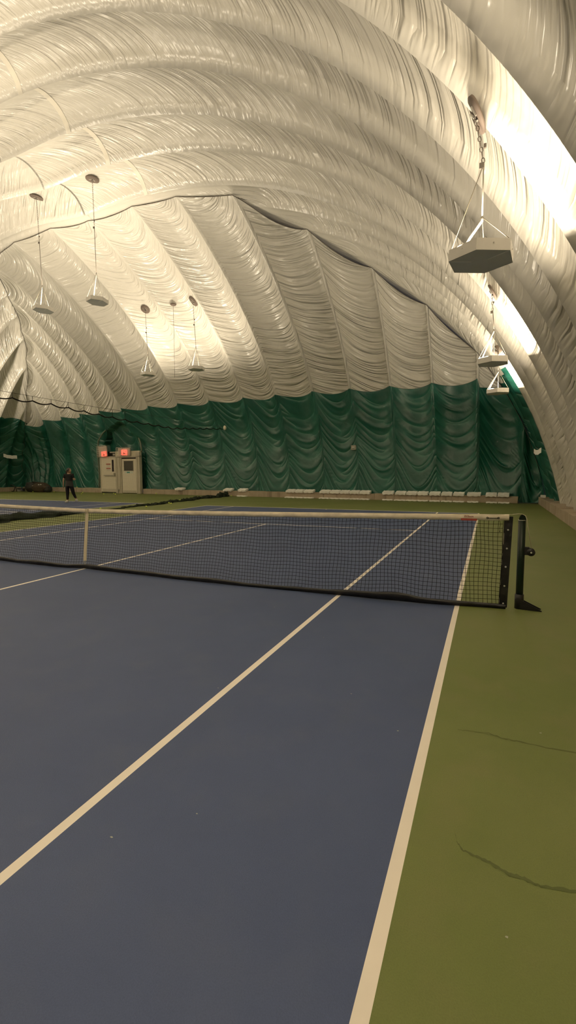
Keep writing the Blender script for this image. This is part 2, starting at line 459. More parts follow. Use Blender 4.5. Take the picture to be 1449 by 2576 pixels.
    gr = 5.52 - .13 * np.sin(PI * FR) - .35 * np.exp(-((xx + 26.0) / 1.0) ** 2) - .2 * xl - zz
    gr = np.where(xx > 5.2, 5.15 - .02 * np.sin(PI * FR) - zz, gr)
    seam_pts = P[-1, ::2].copy(); seam_pts[:, 2] -= .012
    o = grid_mesh('wall_back', P, None, dict(wr=wr, wg=wg, mk=mk, gr=gr), M['membrane'])
    struct(o, 'far end of the vault, white above a dark green swagged skirt')
    bm = B(); sp = [p for p in seam_pts if p[2] > 1.0]
    add_tube(bm, sp, .011, 5); obj('seam_cord', bm, M['chain'], o)['label'] = 'dark laced seam along the top of the end wall'
    f = o.copy(); C.objects.link(f); f.name = 'wall_front'; f.scale = (1, -1, 1)
    struct(f, 'near end of the vault behind the viewer')
    return o
VAULT = [build_barrel(), build_end()]
from mathutils.bvhtree import BVHTree
_bv = []
for o_ in VAULT: _bv.append(BVHTree.FromPolygons([v.co.copy() for v in o_.data.vertices], [tuple(p.vertices) for p in o_.data.polygons]))
def ray(px, py):
    return fw + r2 * ((px - W_ / 2) / F_PX) - u2 * ((py - H_ / 2) / F_PX)
def on_vault(px, py):
    best = None
    for t in _bv:
        h = t.ray_cast(CAM, ray(px, py).normalized())
        if h[0] is not None and (best is None or h[3] < best[3]): best = h
    n = best[1] if best[1].dot(Vector((XC, 0, 3)) - best[0]) > 0 else -best[1]
    return best[0], n
def on_y(px, py, y):
    d = ray(px, py); return CAM + d * ((y - CAM.y) / d.y)

# ------------------------------------------------------------------ floor: one mesh, painted court pattern by face
def build_floor():
    xs, ys = {-29.0, 8.8}, {-21.4, 21.4}
    courts = [(0.0, 0.0), (-14.55, .30)]
    hl = .025
    rects = []     # (x0,x1,y0,y1,mi) later ones win
    for cx, cy in courts:
        rects.append((cx - 5.485, cx + 5.485, cy - 11.885, cy + 11.885, 1))
    for cx, cy in courts:
        for x in (-5.46, -4.115, 4.115, 5.46): rects.append((cx + x - hl, cx + x + hl, cy - 11.885, cy + 11.885, 2))
        for y in (-11.845, 11.845): rects.append((cx - 5.485, cx + 5.485, cy + y - .04, cy + y + .04, 2))
        for y in (-6.4, 6.4): rects.append((cx - 4.115, cx + 4.115, cy + y - hl, cy + y + hl, 2))
        rects.append((cx - hl, cx + hl, cy - 6.4, cy + 6.4, 2))
        for y in (-11.75, 11.75): rects.append((cx - hl, cx + hl, cy + y - .06, cy + y + .06, 2))
    for r in rects: xs |= {r[0], r[1]}; ys |= {r[2], r[3]}
    xs, ys = sorted(xs), sorted(ys)
    bm = B(); V = [[bm.verts.new((x, y, 0)) for y in ys] for x in xs]
    for i in range(len(xs) - 1):
        for j in range(len(ys) - 1):
            x, y = (xs[i] + xs[i + 1]) / 2, (ys[j] + ys[j + 1]) / 2
            mi = 0
            for r in rects:
                if r[0] < x < r[1] and r[2] < y < r[3]: mi = r[4]
            f = bm.faces.new((V[i][j], V[i + 1][j], V[i + 1][j + 1], V[i][j + 1])); f.material_index = mi
    fl = struct(obj('floor', bm, [M['green'], M['blue'], M['line']]), 'blue courts with white lines on an olive green floor')
    # dark wavy crack repairs
    def crack(pts, w):
        bm = B(); P = [Vector((x, y, .0012)) for x, y in pts]; Q = []
        for a, b in zip(P, P[1:]):
            for k in range(6): Q.append(a.lerp(b, k / 6))
        Q.append(P[-1]); prev = None
        for i, p in enumerate(Q):
            ww = w * (.3 + .7 * math.sin(PI * min(1, (i + 1) / len(Q) * 1.6) / 2)) * (.6 + .8 * random.random())
            j = random.uniform(-.004, .004)
            a, b = bm.verts.new((p.x, p.y - ww + j, p.z)), bm.verts.new((p.x, p.y + ww + j, p.z))
            if prev: bm.faces.new((prev[0], a, b, prev[1]))
            prev = (a, b)
        obj('crack', bm, M['crack'], fl)
    crack([(5.657, -3.577), (5.668, -3.63), (5.693, -3.663), (5.744, -3.673), (5.801, -3.69), (5.856, -3.715), (5.909, -3.716), (5.96, -3.727), (6.074, -3.705), (6.3, -3.73)], .008)
    crack([(5.62, -2.745), (5.70, -2.73), (5.787, -2.716), (5.85, -2.74), (5.929, -2.743), (6.103, -2.752), (6.4, -2.73)], .0055)
    for x, y in ((5.30, -2.89), (5.84, -3.98), (4.93, -2.55), (4.05, -2.82), (4.41, -1.6), (4.6, -3.9), (6.06, -2.6), (3.6, -.9), (4.35, -4.15)):
        bm = B(); n = 7; s = random.uniform(.004, .008)
        bm.faces.new([bm.verts.new((x + s * random.uniform(.5, 1.2) * math.cos(2 * PI * k / n), y + .6 * s * random.uniform(.5, 1.2) * math.sin(2 * PI * k / n), .0015)) for k in range(n)])
        obj('scuff', bm, M['scuff'], fl)
build_floor()

# ------------------------------------------------------------------ concrete curbs
def curb(name, a, b, th, label):
    a, b = Vector((*a, 0)), Vector((*b, 0)); d = (b - a); Ln = d.length; d.normalize(); nrm = Vector((-d.y, d.x, 0)) * th
    bm = B(); nseg = max(2, int(Ln / .9)); gap = .006
    rot = Matrix.Rotation(math.atan2(d.y, d.x), 3, 'Z')
    for i in range(nseg):
        l = Ln / nseg; c = a + d * (l * (i + .5)) + nrm * .5
        hgt = .315 + random.uniform(-.012, .012)
        add_box(bm, (c.x, c.y, hgt / 2), (l - gap, abs(th), hgt), rot, bevel=.012)
    return struct(obj(name, bm, M['curb']), label)
curb('baseboard_back', (-28.2, y_curb(-28.2)), (DOOR_X0, y_curb(DOOR_X0)), .55, 'concrete curb under the green skirt left of the doors')
curb('baseboard_back', (DOOR_X1 + .05, y_curb(DOOR_X1)), (6.95, y_curb(6.95)), .55, 'concrete curb under the green skirt right of the doors')
curb('baseboard_right', (7.74, -17.4), (7.74, 17.36), -.5, 'concrete curb along the white right side wall')
curb('baseboard_left', (-27.75, -20.2), (-27.75, 20.2), .5, 'concrete curb along the left side wall')

# ------------------------------------------------------------------ tennis net
NX0, NX1 = -5.96, 5.90
def net_top(x): return .917 + .105 * (np.abs(x) / 5.95) ** 1.25
def net_bot(x):
    b = .022 + .012 * np.sin(x * 1.7) + .020 * np.clip(np.sin(x * 2.9 + 1), 0, 1) + .03 * np.exp(-((x - 4.85) / .22) ** 2)
    return b + .03 * np.exp(-((x + .9) / .5) ** 2)
def net_y(x, z):
    k = np.clip(1 - z / net_top(x), 0, 1)
    env = smoothstep(5.95, 4.6, np.abs(x)) * .85 + .12
    return -.19 * k ** 1.25 * env + .02 * np.sin(x * 2.1) * k + .05 * k * np.exp(-(x / .25) ** 2)
def build_net():
    T = thing('tennis_net', 'long black tennis net with dirty white headband stretched across the near court', 'tennis net')
    cell = .0445
    xs = np.arange(NX0 + .02, NX1, cell); nrow = 20
    def pt(x, k, jit=True):
        zt = float(net_top(x)) - .05; zb = float(net_bot(x)) + .03
        pull = .045 * math.exp(-(x / .16) ** 2)
        z = zb + (zt - zb) * k
        xx = x + .006 * math.sin(7 * x + 9 * k) + .004 * math.sin(23 * x + 5 * k) - math.copysign(1, x) * pull * (1 - k) * .3
        zz = z + .005 * math.sin(11 * x + 4 * k)
        return Vector((xx, float(net_y(x, z)), zz))
    bm = B(); r = .0022
    for x in xs:
        add_tube(bm, [pt(x, k / 10) for k in range(11)], r, 4, cap=False)
    for j in range(nrow + 1):
        add_tube(bm, [pt(x, j / nrow) for x in xs], r, 4, cap=False)
    obj('netting', bm, M['netblack'], T)
    # headband: folded canvas, slightly wavy
    bm = B(); prev = None
    n = 260
    for i in range(n + 1):
        x = NX0 - .03 + (NX1 + .055 - NX0 + .03) * i / n
        zt = float(net_top(x)); w = .0035 * math.sin(i * 1.7) + .002 * math.sin(i * 4.1)
        y0 = float(net_y(x, zt))
        sec = [(-.012 + w, -.060), (-.016 - w, -.03), (-.011, -.006), (0, .004), (.011, -.006), (.016 + w, -.03), (.012, -.060)]
        ring = [bm.verts.new((x, y0 + a, zt + b + .002 * math.sin(i * .9))) for a, b in sec]
        if prev:
            for k in range(6):
                f = bm.faces.new((prev[k], prev[k + 1], ring[k + 1], ring[k])); f.smooth = True
            f = bm.faces.new((prev[6], prev[0], ring[0], ring[6]))
        prev = ring
    hb = obj('headband', bm, M['band'], T)
    # lettering and red stripe on the band
    xl = 5.555; zl = float(net_top(xl))
    fc = bpy.data.curves.new('logo_text', 'FONT'); fc.body = 'Wilson'; fc.size = .034; fc.align_x = 'CENTER'; fc.shear = .2; fc.offset = .0006; fc.extrude = .0004
    tmp = bpy.data.objects.new('tmp_text', fc); C.objects.link(tmp)
    bpy.context.view_layer.update()
    me = bpy.data.meshes.new_from_object(tmp.evaluated_get(bpy.context.evaluated_depsgraph_get()))
    bpy.data.objects.remove(tmp)
    lt = link('logo_text', me, M['redtext'], hb); lt.location = (xl - .005, -.0195, zl - .030); lt.rotation_euler = (PI / 2, 0, 0)
    lt['label'] = 'small dark red lettering printed on the headband'
    bm = B(); add_box(bm, (xl, -.0165, zl - .054), (.165, .004, .022)); rs = obj('stripe', bm, M['red'], hb); rs['label'] = 'red stripe at the lower edge of the headband'
    bm = B(); add_box(bm, (xl, -.0190, zl - .053), (.13, .001, .003)); obj('print_line', bm, M['redtext'], hb)
    # eyelets and lace
    xe = (5.742, 5.852)
    for x in xe:
        bm = B(); add_tube(bm, [(x + .0095 * math.cos(a), -.020, float(net_top(x)) - .034 + .0095 * math.sin(a)) for a in np.linspace(0, 2 * PI, 15)[:-1]], .0032, 6, closed=True)
        obj('eyelet', bm, M['netblack'], hb)
    bm = B(); add_tube(bm, [(xe[0], -.022, float(net_top(xe[0])) - .034), (5.797, -.024, float(net_top(5.8)) - .036), (xe[1], -.022, float(net_top(xe[1])) - .034)], .004, 6)
    obj('lace', bm, M['netblack'], hb)
    # bottom tape
    bm = B(); prev = None
    for i in range(n + 1):
        x = NX0 + (NX1 + .05 - NX0) * i / n; zb = float(net_bot(x)); y = float(net_y(x, 0.02))
        w = .004 * math.sin(i * 1.3)
        sec = [(-.012, -zb * .8 + .001), (-.016 + w, .015), (-.008, .034), (.008, .034), (.014, .015), (.012, -zb * .8 + .001)]
        ring = [bm.verts.new((x, y + a, max(.001, zb + b))) for a, b in sec]
        if prev:
            for k in range(6):
                f = bm.faces.new((prev[k], prev[(k + 1) % 6], ring[(k + 1) % 6], ring[k])); f.smooth = k < 5
        prev = ring
    obj('bottom_tape', bm, M['blackvinyl'], T)
    # right end tape with grommets, and its twin at the far end
    for side in (1, -1):
        bm = B(); rows = []
        for k in range(15):
            z = .012 + (1.005 - .012) * k / 14; xo = 5.878 + .03 * k / 14; w = .086
            rows.append([bm.verts.new((side * (xo + w * t), -.006 + .004 * math.sin(k * 1.9 + t * 3), z)) for t in (0, .33, .66, 1)])
        for A, D in zip(rows, rows[1:]):
            for k in range(3):
                f = bm.faces.new((A[k], A[k + 1], D[k + 1], D[k]))
        bm.normal_update(); bmesh.ops.solidify(bm, geom=list(bm.faces), thickness=.006)
        st = obj('side_tape', bm, M['blackvinyl'], T)
        for z in (.055, .25, .46, .66, .86, .965)[:5] if side == 1 else ():
            bm = B(); add_lathe(bm, [(.004, -.004), (.009, -.004), (.010, 0), (.009, .003)], 12, (5.925 + .028 * z, -.013, z), 'Y')
            obj('grommet', bm, M['steel'], st)
    bm = B(); add_tube(bm, [(5.885 + .03 * k / 10, -.004, .03 + .93 * k / 10) for k in range(11)], .0022, 5)
    obj('edge_cord', bm, M['cable'], T)
    bm = B(); add_tube(bm, [(5.86, -.012, .965), (5.875, -.016, .92), (5.865, -.014, .88), (5.868, -.015, .845)], .0018, 5); add_tube(bm, [(5.868, -.015, .85), (5.866, -.016, .835)], .005, 6)
    obj('loose_cord', bm, M['netblack'], T)
    # cable over the post
    bm = B()
    zc = float(net_top(5.9)) + .001
    pts = [(-6.05, 0, 1.03)] + [(x, float(net_y(x, net_top(x))), float(net_top(x)) + .003) for x in np.linspace(-5.9, 5.9, 60)]
    pts += [(5.985, .02, 1.026)]
    add_tube(bm, pts, .0038, 6)
    cb = obj('cable', bm, M['cable'], T)
    # centre strap
    bm = B(); rows = []
    for k in range(21):
        t = k / 20; z = .925 - t * .80
        y = float(net_y(0.0, z)) - .022 - (.01 if k < 2 else 0); x = -.006 + .03 * t ** 3
        w = .031
        rows.append([bm.verts.new((x - w, y, z)), bm.verts.new((x + w, y - .002, z))])
    for A, D in zip(rows, rows[1:]):
        f = bm.faces.new((A[0], D[0], D[1], A[1]))
    bm.normal_update(); bmesh.ops.solidify(bm, geom=list(bm.faces), thickness=.005)
    add_box(bm, (-.006, .0, .922), (.054, .05, .006))
    cs = obj('centre_strap', bm, M['strap'], T)
    cs['label'] = 'pale webbing strap pulling down the middle of the net'
    bm = B(); yb = float(net_y(0, .12)) - .03
    add_box(bm, (.026, yb, .115), (.05, .014, .034), bevel=.004); add_tube(bm, [(.026, yb, .10), (.03, yb + .02, .05), (.035, yb + .04, .004)], .006, 6)
    obj('buckle', bm, M['steel'], cs)
    return T
build_net()

def build_post(x, y, label, side=1):
    T = thing('net_post', label, 'net post', (x, y, 0))
    s = side
    bm = B(); add_lathe(bm, [(.037, .002), (.037, .965), (.033, .965), (.033, .94)], 24); obj('tube', bm, M['postgreen'], T)
    # rounded pulley hood at the top: two cheeks
    for yy in (-.026, .022):
        bm = B(); prof = [(.034 * math.cos(a) + .003, .965 + .058 * math.sin(a)) for a in np.linspace(0, PI, 14)]
        v = [bm.verts.new((px, yy, pz)) for px, pz in prof]; w = [bm.verts.new((px, yy + .004, pz)) for px, pz in prof]
        bm.faces.new(v); bm.faces.new(w[::-1])
        for i in range(len(v)): bm.faces.new((v[i], w[i], w[(i + 1) % len(v)], v[(i + 1) % len(v)]))
        obj('pulley_hood', bm, M['postgreen'], T)
    bm = B(); add_tube(bm, [(.038 * math.cos(a), .038 * math.sin(a), .965) for a in np.linspace(0, 2 * PI, 25)[:-1]], .003, 6, closed=True); rm = obj('rim', bm, M['steel'], T)
    rm['label'] = 'worn bare metal rim at the top of the post'
    bm = B(); add_lathe(bm, [(.024, -.022), (.027, -.016), (.020, -.004), (.020, .010), (.027, .020)], 20, (.002, 0, .985), 'Y'); obj('pulley', bm, M['blackvinyl'], T)
    bm = B(); add_tube(bm, [(-.098, -.04, 1.027), (-.04, -.005, 1.031), (.0, 0, 1.029), (.03, 0, 1.012), (.043, 0, .98), (.055, -.003, .90), (.101, -.003, .657)], .0038, 6); obj('cable', bm, M['cable'], T)
    bm = B(); add_lathe(bm, [(.046, .001), (.045, .158), (.041, .160), (.038, .160)], 24); obj('base_sleeve', bm, M['blackvinyl'], T)
    for yy in (-.044, .026):
        bm = B()
        v = [(.012, yy, .105), (.215, yy + (-.02 if yy < 0 else .0), .010), (.215, yy + (-.02 if yy < 0 else 0), .001), (.0, yy, .001)]
        a = [bm.verts.new((px * s, py, pz)) for px, py, pz in v]; b = [bm.verts.new((px * s, py + .008, pz)) for px, py, pz in v]
        bm.faces.new(a); bm.faces.new(b[::-1])
        for i in range(4): bm.faces.new((a[i], b[i], b[(i + 1) % 4], a[(i + 1) % 4]))
        bmesh.ops.recalc_face_normals(bm, faces=bm.faces)
        obj('foot_bracket', bm, M['blackvinyl'], T)
    bm = B(); add_box(bm, (.055 * s, -.02, .635), (.05, .008, .085), bevel=.003); add_box(bm, (.055 * s, .02, .635), (.05, .008, .085), bevel=.003)
    for yy in (-.028, .020): add_lathe(bm, [(.006, 0), (.041, 0), (.041, .006), (.006, .006)], 24, (.094 * s, yy, .625), 'Y')
    wn = obj('winch', bm, M['blackvinyl'], T)
    bm = B(); add_lathe(bm, [(.004, -.034), (.009, -.034), (.009, .03), (.004, .03)], 12, (.096 * s, 0, .622), 'Y'); obj('axle', bm, M['steel'], wn)
    bm = B(); add_lathe(bm, [(.030, -.018), (.031, .016)], 18, (.094 * s, 0, .625), 'Y'); obj('cable_drum', bm, M['cable'], wn)
    return T
build_post(6.085, .06, 'dark green net post with winch at the right end of the net')

# ------------------------------------------------------------------ hanging hexagonal light fixtures
def hex_pts(r, rot): return [(r * math.cos(rot + k * PI / 3), r * math.sin(rot + k * PI / 3)) for k in range(6)]
def fixture(label, lamp, dish, rot, tilt=(0, 0), junction=.55, chain_to=None, normal=(0, 0, -1), dish_r=.30, scale=1.0, cord_side=2, cap=False):
    """lamp: centre of the hexagonal body; dish: plate against the ceiling."""
    T = thing('hanging_light', label, 'light fixture', lamp, 0, 'hexagonal indirect lights hung from the vault')
    L = Vector(lamp); R = .435 * scale ** .5; hgt = .145
    body = bpy.data.objects.new('housing', bpy.data.meshes.new('housing')); C.objects.link(body); body.parent = T
    bm = B(); po, pi_ = hex_pts(R, rot), hex_pts(R - .012, rot)
    lo, hi = -hgt / 2, hgt / 2
    for k in range(6):
        a, b = po[k], po[(k + 1) % 6]; c, d = pi_[(k + 1) % 6], pi_[k]
        q = [(a, lo), (b, lo), (b, hi), (a, hi)]
        v = [bm.verts.new((*p, z)) for p, z in q]; w = [bm.verts.new((*p, z)) for p, z in ((d, lo), (c, lo), (c, hi), (d, hi))]
        bm.faces.new(v); bm.faces.new(w[::-1])
        for i in range(4): bm.faces.new((v[i], v[(i + 1) % 4], w[(i + 1) % 4], w[i]))
    bmesh.ops.recalc_face_normals(bm, faces=bm.faces)
    for k in range(6):                          # tiny rivets
        m_ = ((po[k][0] + po[(k + 1) % 6][0]) / 2, (po[k][1] + po[(k + 1) % 6][1]) / 2)
        add_box(bm, (m_[0] * 1.003, m_[1] * 1.003, .02), (.014, .014, .014))
    bm.normal_update(); bm.to_mesh(body.data); bm.free(); body.data.materials.append(M['housing'])
    body.rotation_euler = (tilt[0], tilt[1], 0)
    bm = B(); add_prism(bm, pi_, lo + .004, lo + .014)
    obj('underside', bm, M['under'], body)['label'] = 'flat grey underside of the fixture'
    p0 = Vector((*pi_[3], lo + .001)); mid = Vector((0, 0, lo + .001)); p5 = Vector((*pi_[5], lo + .001))
    for a, b in ((p0, mid * .7 + p0 * .3), (mid * .75 + p5 * .25, p5)):
        bm = B(); d = (b - a); rotm = Matrix.Rotation(math.atan2(d.y, d.x), 3, 'Z'); add_box(bm, (a + b) / 2, (d.length, .022, .006), rotm)
        obj('trim_strip', bm, M['undertrim'], body)
    bm = B(); add_prism(bm, hex_pts(R - .03, rot), hi - .05, hi - .04); obj('lamp_tray', bm, M['housing'], body)
    bm = B(); add_lathe(bm, [(.0, hi - .02), (.05, hi - .02), (.06, hi + .02), (.03, hi + .045), (.0, hi + .05)], 12, (po[2][0] * .82, po[2][1] * .82, 0)); obj('socket_cap', bm, M['cable'], body)
    # hangers
    J = Vector((0, 0, junction)); Dl = Vector(dish) - L
    for k in (1, 3, 5):
        bm = B(); a = Vector((po[k][0] * .93, po[k][1] * .93, hi)); E_ = (Vector(chain_to) - L) if (k == 3 and chain_to is not None) else J; add_tube(bm, [a, a.lerp(E_, .5), E_], .005, 5); obj('hanger_wire', bm, M['wire'], T)
    bm = B(); e = Vector((po[cord_side][0] * .75, po[cord_side][1] * .75, hi - .02))
    add_tube(bm, [e, e + Vector((0, 0, .12)), e.lerp(J, .45) + Vector((0, 0, .06)), J + Vector((0, 0, -.05)), J], .018 * scale, 7); obj('power_cord', bm, M['cord'], T)
    ch = J.lerp(Dl, .5) if chain_to is None else Vector(chain_to) - L
    bm = B(); add_tube(bm, [J, ch], .011, 6); obj('cable', bm, M['cord'] if chain_to is not None else M['chain'], T)
    # chain links
    bm = B(); nl = max(6, min(40, int((Dl - ch).length / .07))); d = (Dl - ch)
    for i in range(nl):
        a = ch + d * (i / nl); b = ch + d * ((i + 1.25) / nl); s = d.cross(Vector((1, 0, 0) if i % 2 else (0, 1, 0))).normalized() * .018
        add_tube(bm, [a, a.lerp(b, .3) + s, a.lerp(b, .7) + s, b, a.lerp(b, .7) - s, a.lerp(b, .3) - s], .006, 4, closed=True)
    add_box(bm, ch + Vector((-.025, 0, -.02)), (.06, .03, .07)); add_box(bm, ch + Vector((.01, 0, .22)), (.035, .03, .05))
    obj('chain', bm, M['chain'], T)
    # ceiling plate
    bm = B(); add_lathe(bm, [(.0, .0), (dish_r, .0), (dish_r, .035), (.0, .04)] if not cap else [(.0, 0), (dish_r, 0), (dish_r * .92, .12), (dish_r * .6, .2), (0, .23)], 28)
    for q in ((-.08, .02, -.012), (.05, .05, -.02), (.02, -.07, -.016)):
        add_box(bm, q, (.18 * dish_r / .3, .02, .02), Matrix.Rotation(q[0] * 20, 3, 'Z'), mi=1)
    pl = obj('ceiling_plate', bm, [M['plate'], M['steel']], T)
    pl.location = Dl
    nv = Vector(normal).normalized(); pl.rotation_euler = (-nv).to_track_quat('Z', 'Y').to_euler()
    return T
FIX_R, FIX_L, FIX_F = [], [], []
def hang(label, dish_px, lamp_px, group, rot, junction, dish_r, scale, cap=False, chain_px=None, tilt=(0, 0)):
    d, n = on_vault(*dish_px); d = d + n * .05
    if d.y < 10: n = Vector((n.x - .15, 0, n.z)).normalized()
    lamp = on_y(*lamp_px, d.y); group.append(lamp)
    ch = None if chain_px is None else on_y(*chain_px, d.y)
    fixture(label, lamp, d, math.radians(rot), tilt, junction, ch, n, dish_r, scale, cap=cap)
hang('largest hexagonal light, hanging nearest above the net post by the right wall', (1199, 295), (1210, 645), FIX_R, 24, .50, .235, 1.0, chain_px=(1217, 412), tilt=(.02, .02))
hang('middle-sized hexagonal light by the right wall, second along its row', (1239, 737), (1240, 909), FIX_R, 26, .80, .22, .86)
hang('small white hexagonal light deepest along the right wall, in front of the green skirt', (1252, 880), (1252, 985), FIX_R, 28, .72, .16, .9)
hang('leftmost hexagonal light, hung on a long cable high under the vault', (92, 495), (109, 778), FIX_L, 38, .95, .25, .92, tilt=(-.04, .03))
hang('hexagonal light with two bright cords, second from the left under the vault', (232, 449), (245, 757), FIX_L, 40, 1.05, .25, .92, tilt=(-.04, .03))
hang('far hexagonal light above the double doors, left one of the deep pair', (366, 777), (373, 941), FIX_F, 45, 1.0, .24, .85, tilt=(0, .03))
hang('far hexagonal light with a domed cap, right one of the deep pair', (487, 757), (494, 927), FIX_F, 42, 1.05, .27, .9, cap=True)

# small cap with a thin cord between the far pair
T = thing('ceiling_hook', 'tiny dark ceiling hook with a hanging thin cord between the deep pair of lights', 'hook', on_vault(436, 765)[0] + on_vault(436, 765)[1] * .06)
bm = B(); add_lathe(bm, [(0, -.05), (.12, -.04), (.16, .02), (.05, .08), (0, .09)], 14); obj('mount', bm, M['plate'], T)
bm = B(); add_tube(bm, [(-.02 * k / 8, .0, -.45 * k) for k in range(9)], .008, 5); obj('cord', bm, M['chain'], T)

# light from the fixtures (up-lighting only), the hidden rows included
def uplight(p, power, size=.7):
    l = bpy.data.lights.new('uplight', 'AREA'); l.shape = 'DISK'; l.size = size; l.energy = power; l.color = (1.0, .828, .585)
    o = bpy.data.objects.new('uplight', l); C.objects.link(o); o.location = p; o.rotation_euler = (PI, 0, 0)
    return o
for f, e in zip(FIX_R, (140, 190, 200)): uplight(f + Vector((-.05, 0, .065)), e)
for f in FIX_L: uplight(f + Vector((0, 0, .07)), 140)
for f in FIX_F: uplight(f + Vector((0, 0, .07)), 110)
for p in ((-8, 2.9, 7.9), (-10.4, 2.9, 7.9)): uplight(p, 45)
for p, e in (((5.4, -4.7, 4.44), 380), ((5.4, -10.3, 4.44), 260)): uplight(p, e)
for p, e in (((-8, -2.9, 7.9), 400), ((-10.4, -2.9, 7.9), 400), ((-8, -8.6, 7.9), 200), ((-10.4, -8.6, 7.9), 200)): uplight(p, e)
for p, e in (((-25.4, 1.5, 4.4), 380), ((-25.4, 7.4, 4.4), 420), ((-25.2, 13, 4.4), 420), ((-25.4, -4.4, 4.4), 260), ((-25.4, -10.3, 4.4), 200)): uplight(p, e)
w = bpy.data.worlds.new('world'); bpy.context.scene.world = w; w.use_nodes = True
w.node_tree.nodes['Background'].inputs[0].default_value = (.02, .02, .025, 1); w.node_tree.nodes['Background'].inputs[1].default_value = 1

# ------------------------------------------------------------------ divider curtain of netting between the courts
def build_divider():
    T = thing('divider_net', 'black court divider netting hung from a rope and heaped along the floor between the courts', 'divider net')
    XD = -8.2
    def xd(y): return XD - .25 * smoothstep(12, 18.4, np.array(y))
    def rope_z(y):
        base = np.interp(y, [-3, 4.7, 6.4, 8.4, 10, 13.3, 18.3], [3.85, 3.83, 3.83, 3.72, 3.64, 3.56, 3.93])
        return base - .07 * abs(math.sin(PI * y / .72))
    ys = np.arange(-3, 18.35, .06)
    bm = B(); add_tube(bm, [(float(xd(y)), y, rope_z(y)) for y in ys], .022, 6); obj('top_rope', bm, M['rope'], T)
    bm = B(); add_tube(bm, [(float(xd(y)), y, float(np.interp(y, [-3, 8, 18.3], [4.08, 3.95, 4.0]))) for y in np.linspace(-3, 18.3, 12)], .006, 5); obj('support_wire', bm, M['rope'], T)
    for i in range(-4, 26):
        y = i * .72
        if y < 10.5:
            bm = B(); add_tube(bm, [(float(xd(y)), y, rope_z(y)), (float(xd(y)), y, float(np.interp(y, [-3, 8, 18.3], [4.08, 3.95, 4.0])))], .008, 5); obj('hook', bm, M['rope'], T)
    # strands of the curtain
    bm = B(); c = .055; r = .0009
    def q(y, z):
        return (float(xd(y)) + .10 * math.sin(y * 1.3) * (1 - z / 3.9) + .02 * math.sin(z * 3 + y), y, z)
    yy = np.arange(2.0, 18.2, c)
    def ribbon(pts, dv):
        vs = [(bm.verts.new(Vector(p) - dv), bm.verts.new(Vector(p) + dv)) for p in pts]
        for a, b in zip(vs, vs[1:]): bm.faces.new((a[0], b[0], b[1], a[1]))
    for y in yy: ribbon([q(y, z) for z in np.linspace(.05, rope_z(y), 5)], Vector((0, r, 0)))
    for z in np.arange(.1, 3.85, c): ribbon([q(y, min(z, rope_z(y))) for y in np.arange(2.0, 18.2, .36)], Vector((0, 0, r)))
    obj('netting', bm, M['netblack'], T)
    # the slack at the foot: a lumpy heap
    bm = B(); prev = None; n = 420; m = 11
    for i in range(n + 1):
        y = 1.0 + (18.6 - 1.0) * i / n
        cx = float(np.interp(y, [1, 4.1, 8, 10, 12, 16, 18.6], [-7.75, -7.9, -8.0, -7.9, -8.0, -8.45, -8.25])) + .10 * math.sin(y * 2.3) + .05 * math.sin(y * 7)
        wd = float(np.interp(y, [1, 5, 7.5, 8.6, 9.3, 11, 15, 17, 18.2, 18.6], [.42, .42, .30, .12, .10, .15, .20, .20, .25, .10])) * (1 + .3 * math.sin(y * 5.1) * math.sin(y * 1.7))
        ht = float(np.interp(y, [1, 5, 7.5, 8.6, 9.3, 11, 15, 17, 18.2, 18.6], [.22, .17, .11, .03, .05, .08, .11, .13, .24, .30])) * (1 + .35 * math.sin(y * 3.7 + 1) * math.sin(y * 9.1) * (.4 if y < 9 else 1))
        ring = []
        for k in range(m):
            a = PI * k / (m - 1)
            fq = .35 if y < 9 else 1.0
            j = 1 + .16 * math.sin(y * 11 * fq + k * 2.1) + .12 * math.sin(y * 23 * fq + k * 5)
            ring.append(bm.verts.new((cx + wd * math.cos(a) * j, y, max(.002, ht * math.sin(a) * j))))
        if prev:
            for k in range(m - 1):
                f = bm.faces.new((prev[k], prev[k + 1], ring[k + 1], ring[k])); f.smooth = True
        prev = ring
    obj('bunched_foot', bm, M['divider'], T)['label'] = 'black netting bunched in a long heap on the floor'
build_divider()
T = thing('rope_anchor', 'round beige knob high on the green skirt where the divider rope ends', 'anchor', (-8.5, 18.62, 3.98))
bm = B(); add_lathe(bm, [(.0, -.05), (.08, -.04), (.11, 0), (.09, .06), (0, .09)], 16, (0, 0, 0), 'Y'); o = obj('knob', bm, M['cable'], T); o.scale = (.9, 1, 1.25)
bm = B(); add_box(bm, (0, .1, 0), (.06, .12, .06)); obj('bracket', bm, M['plate'], T)

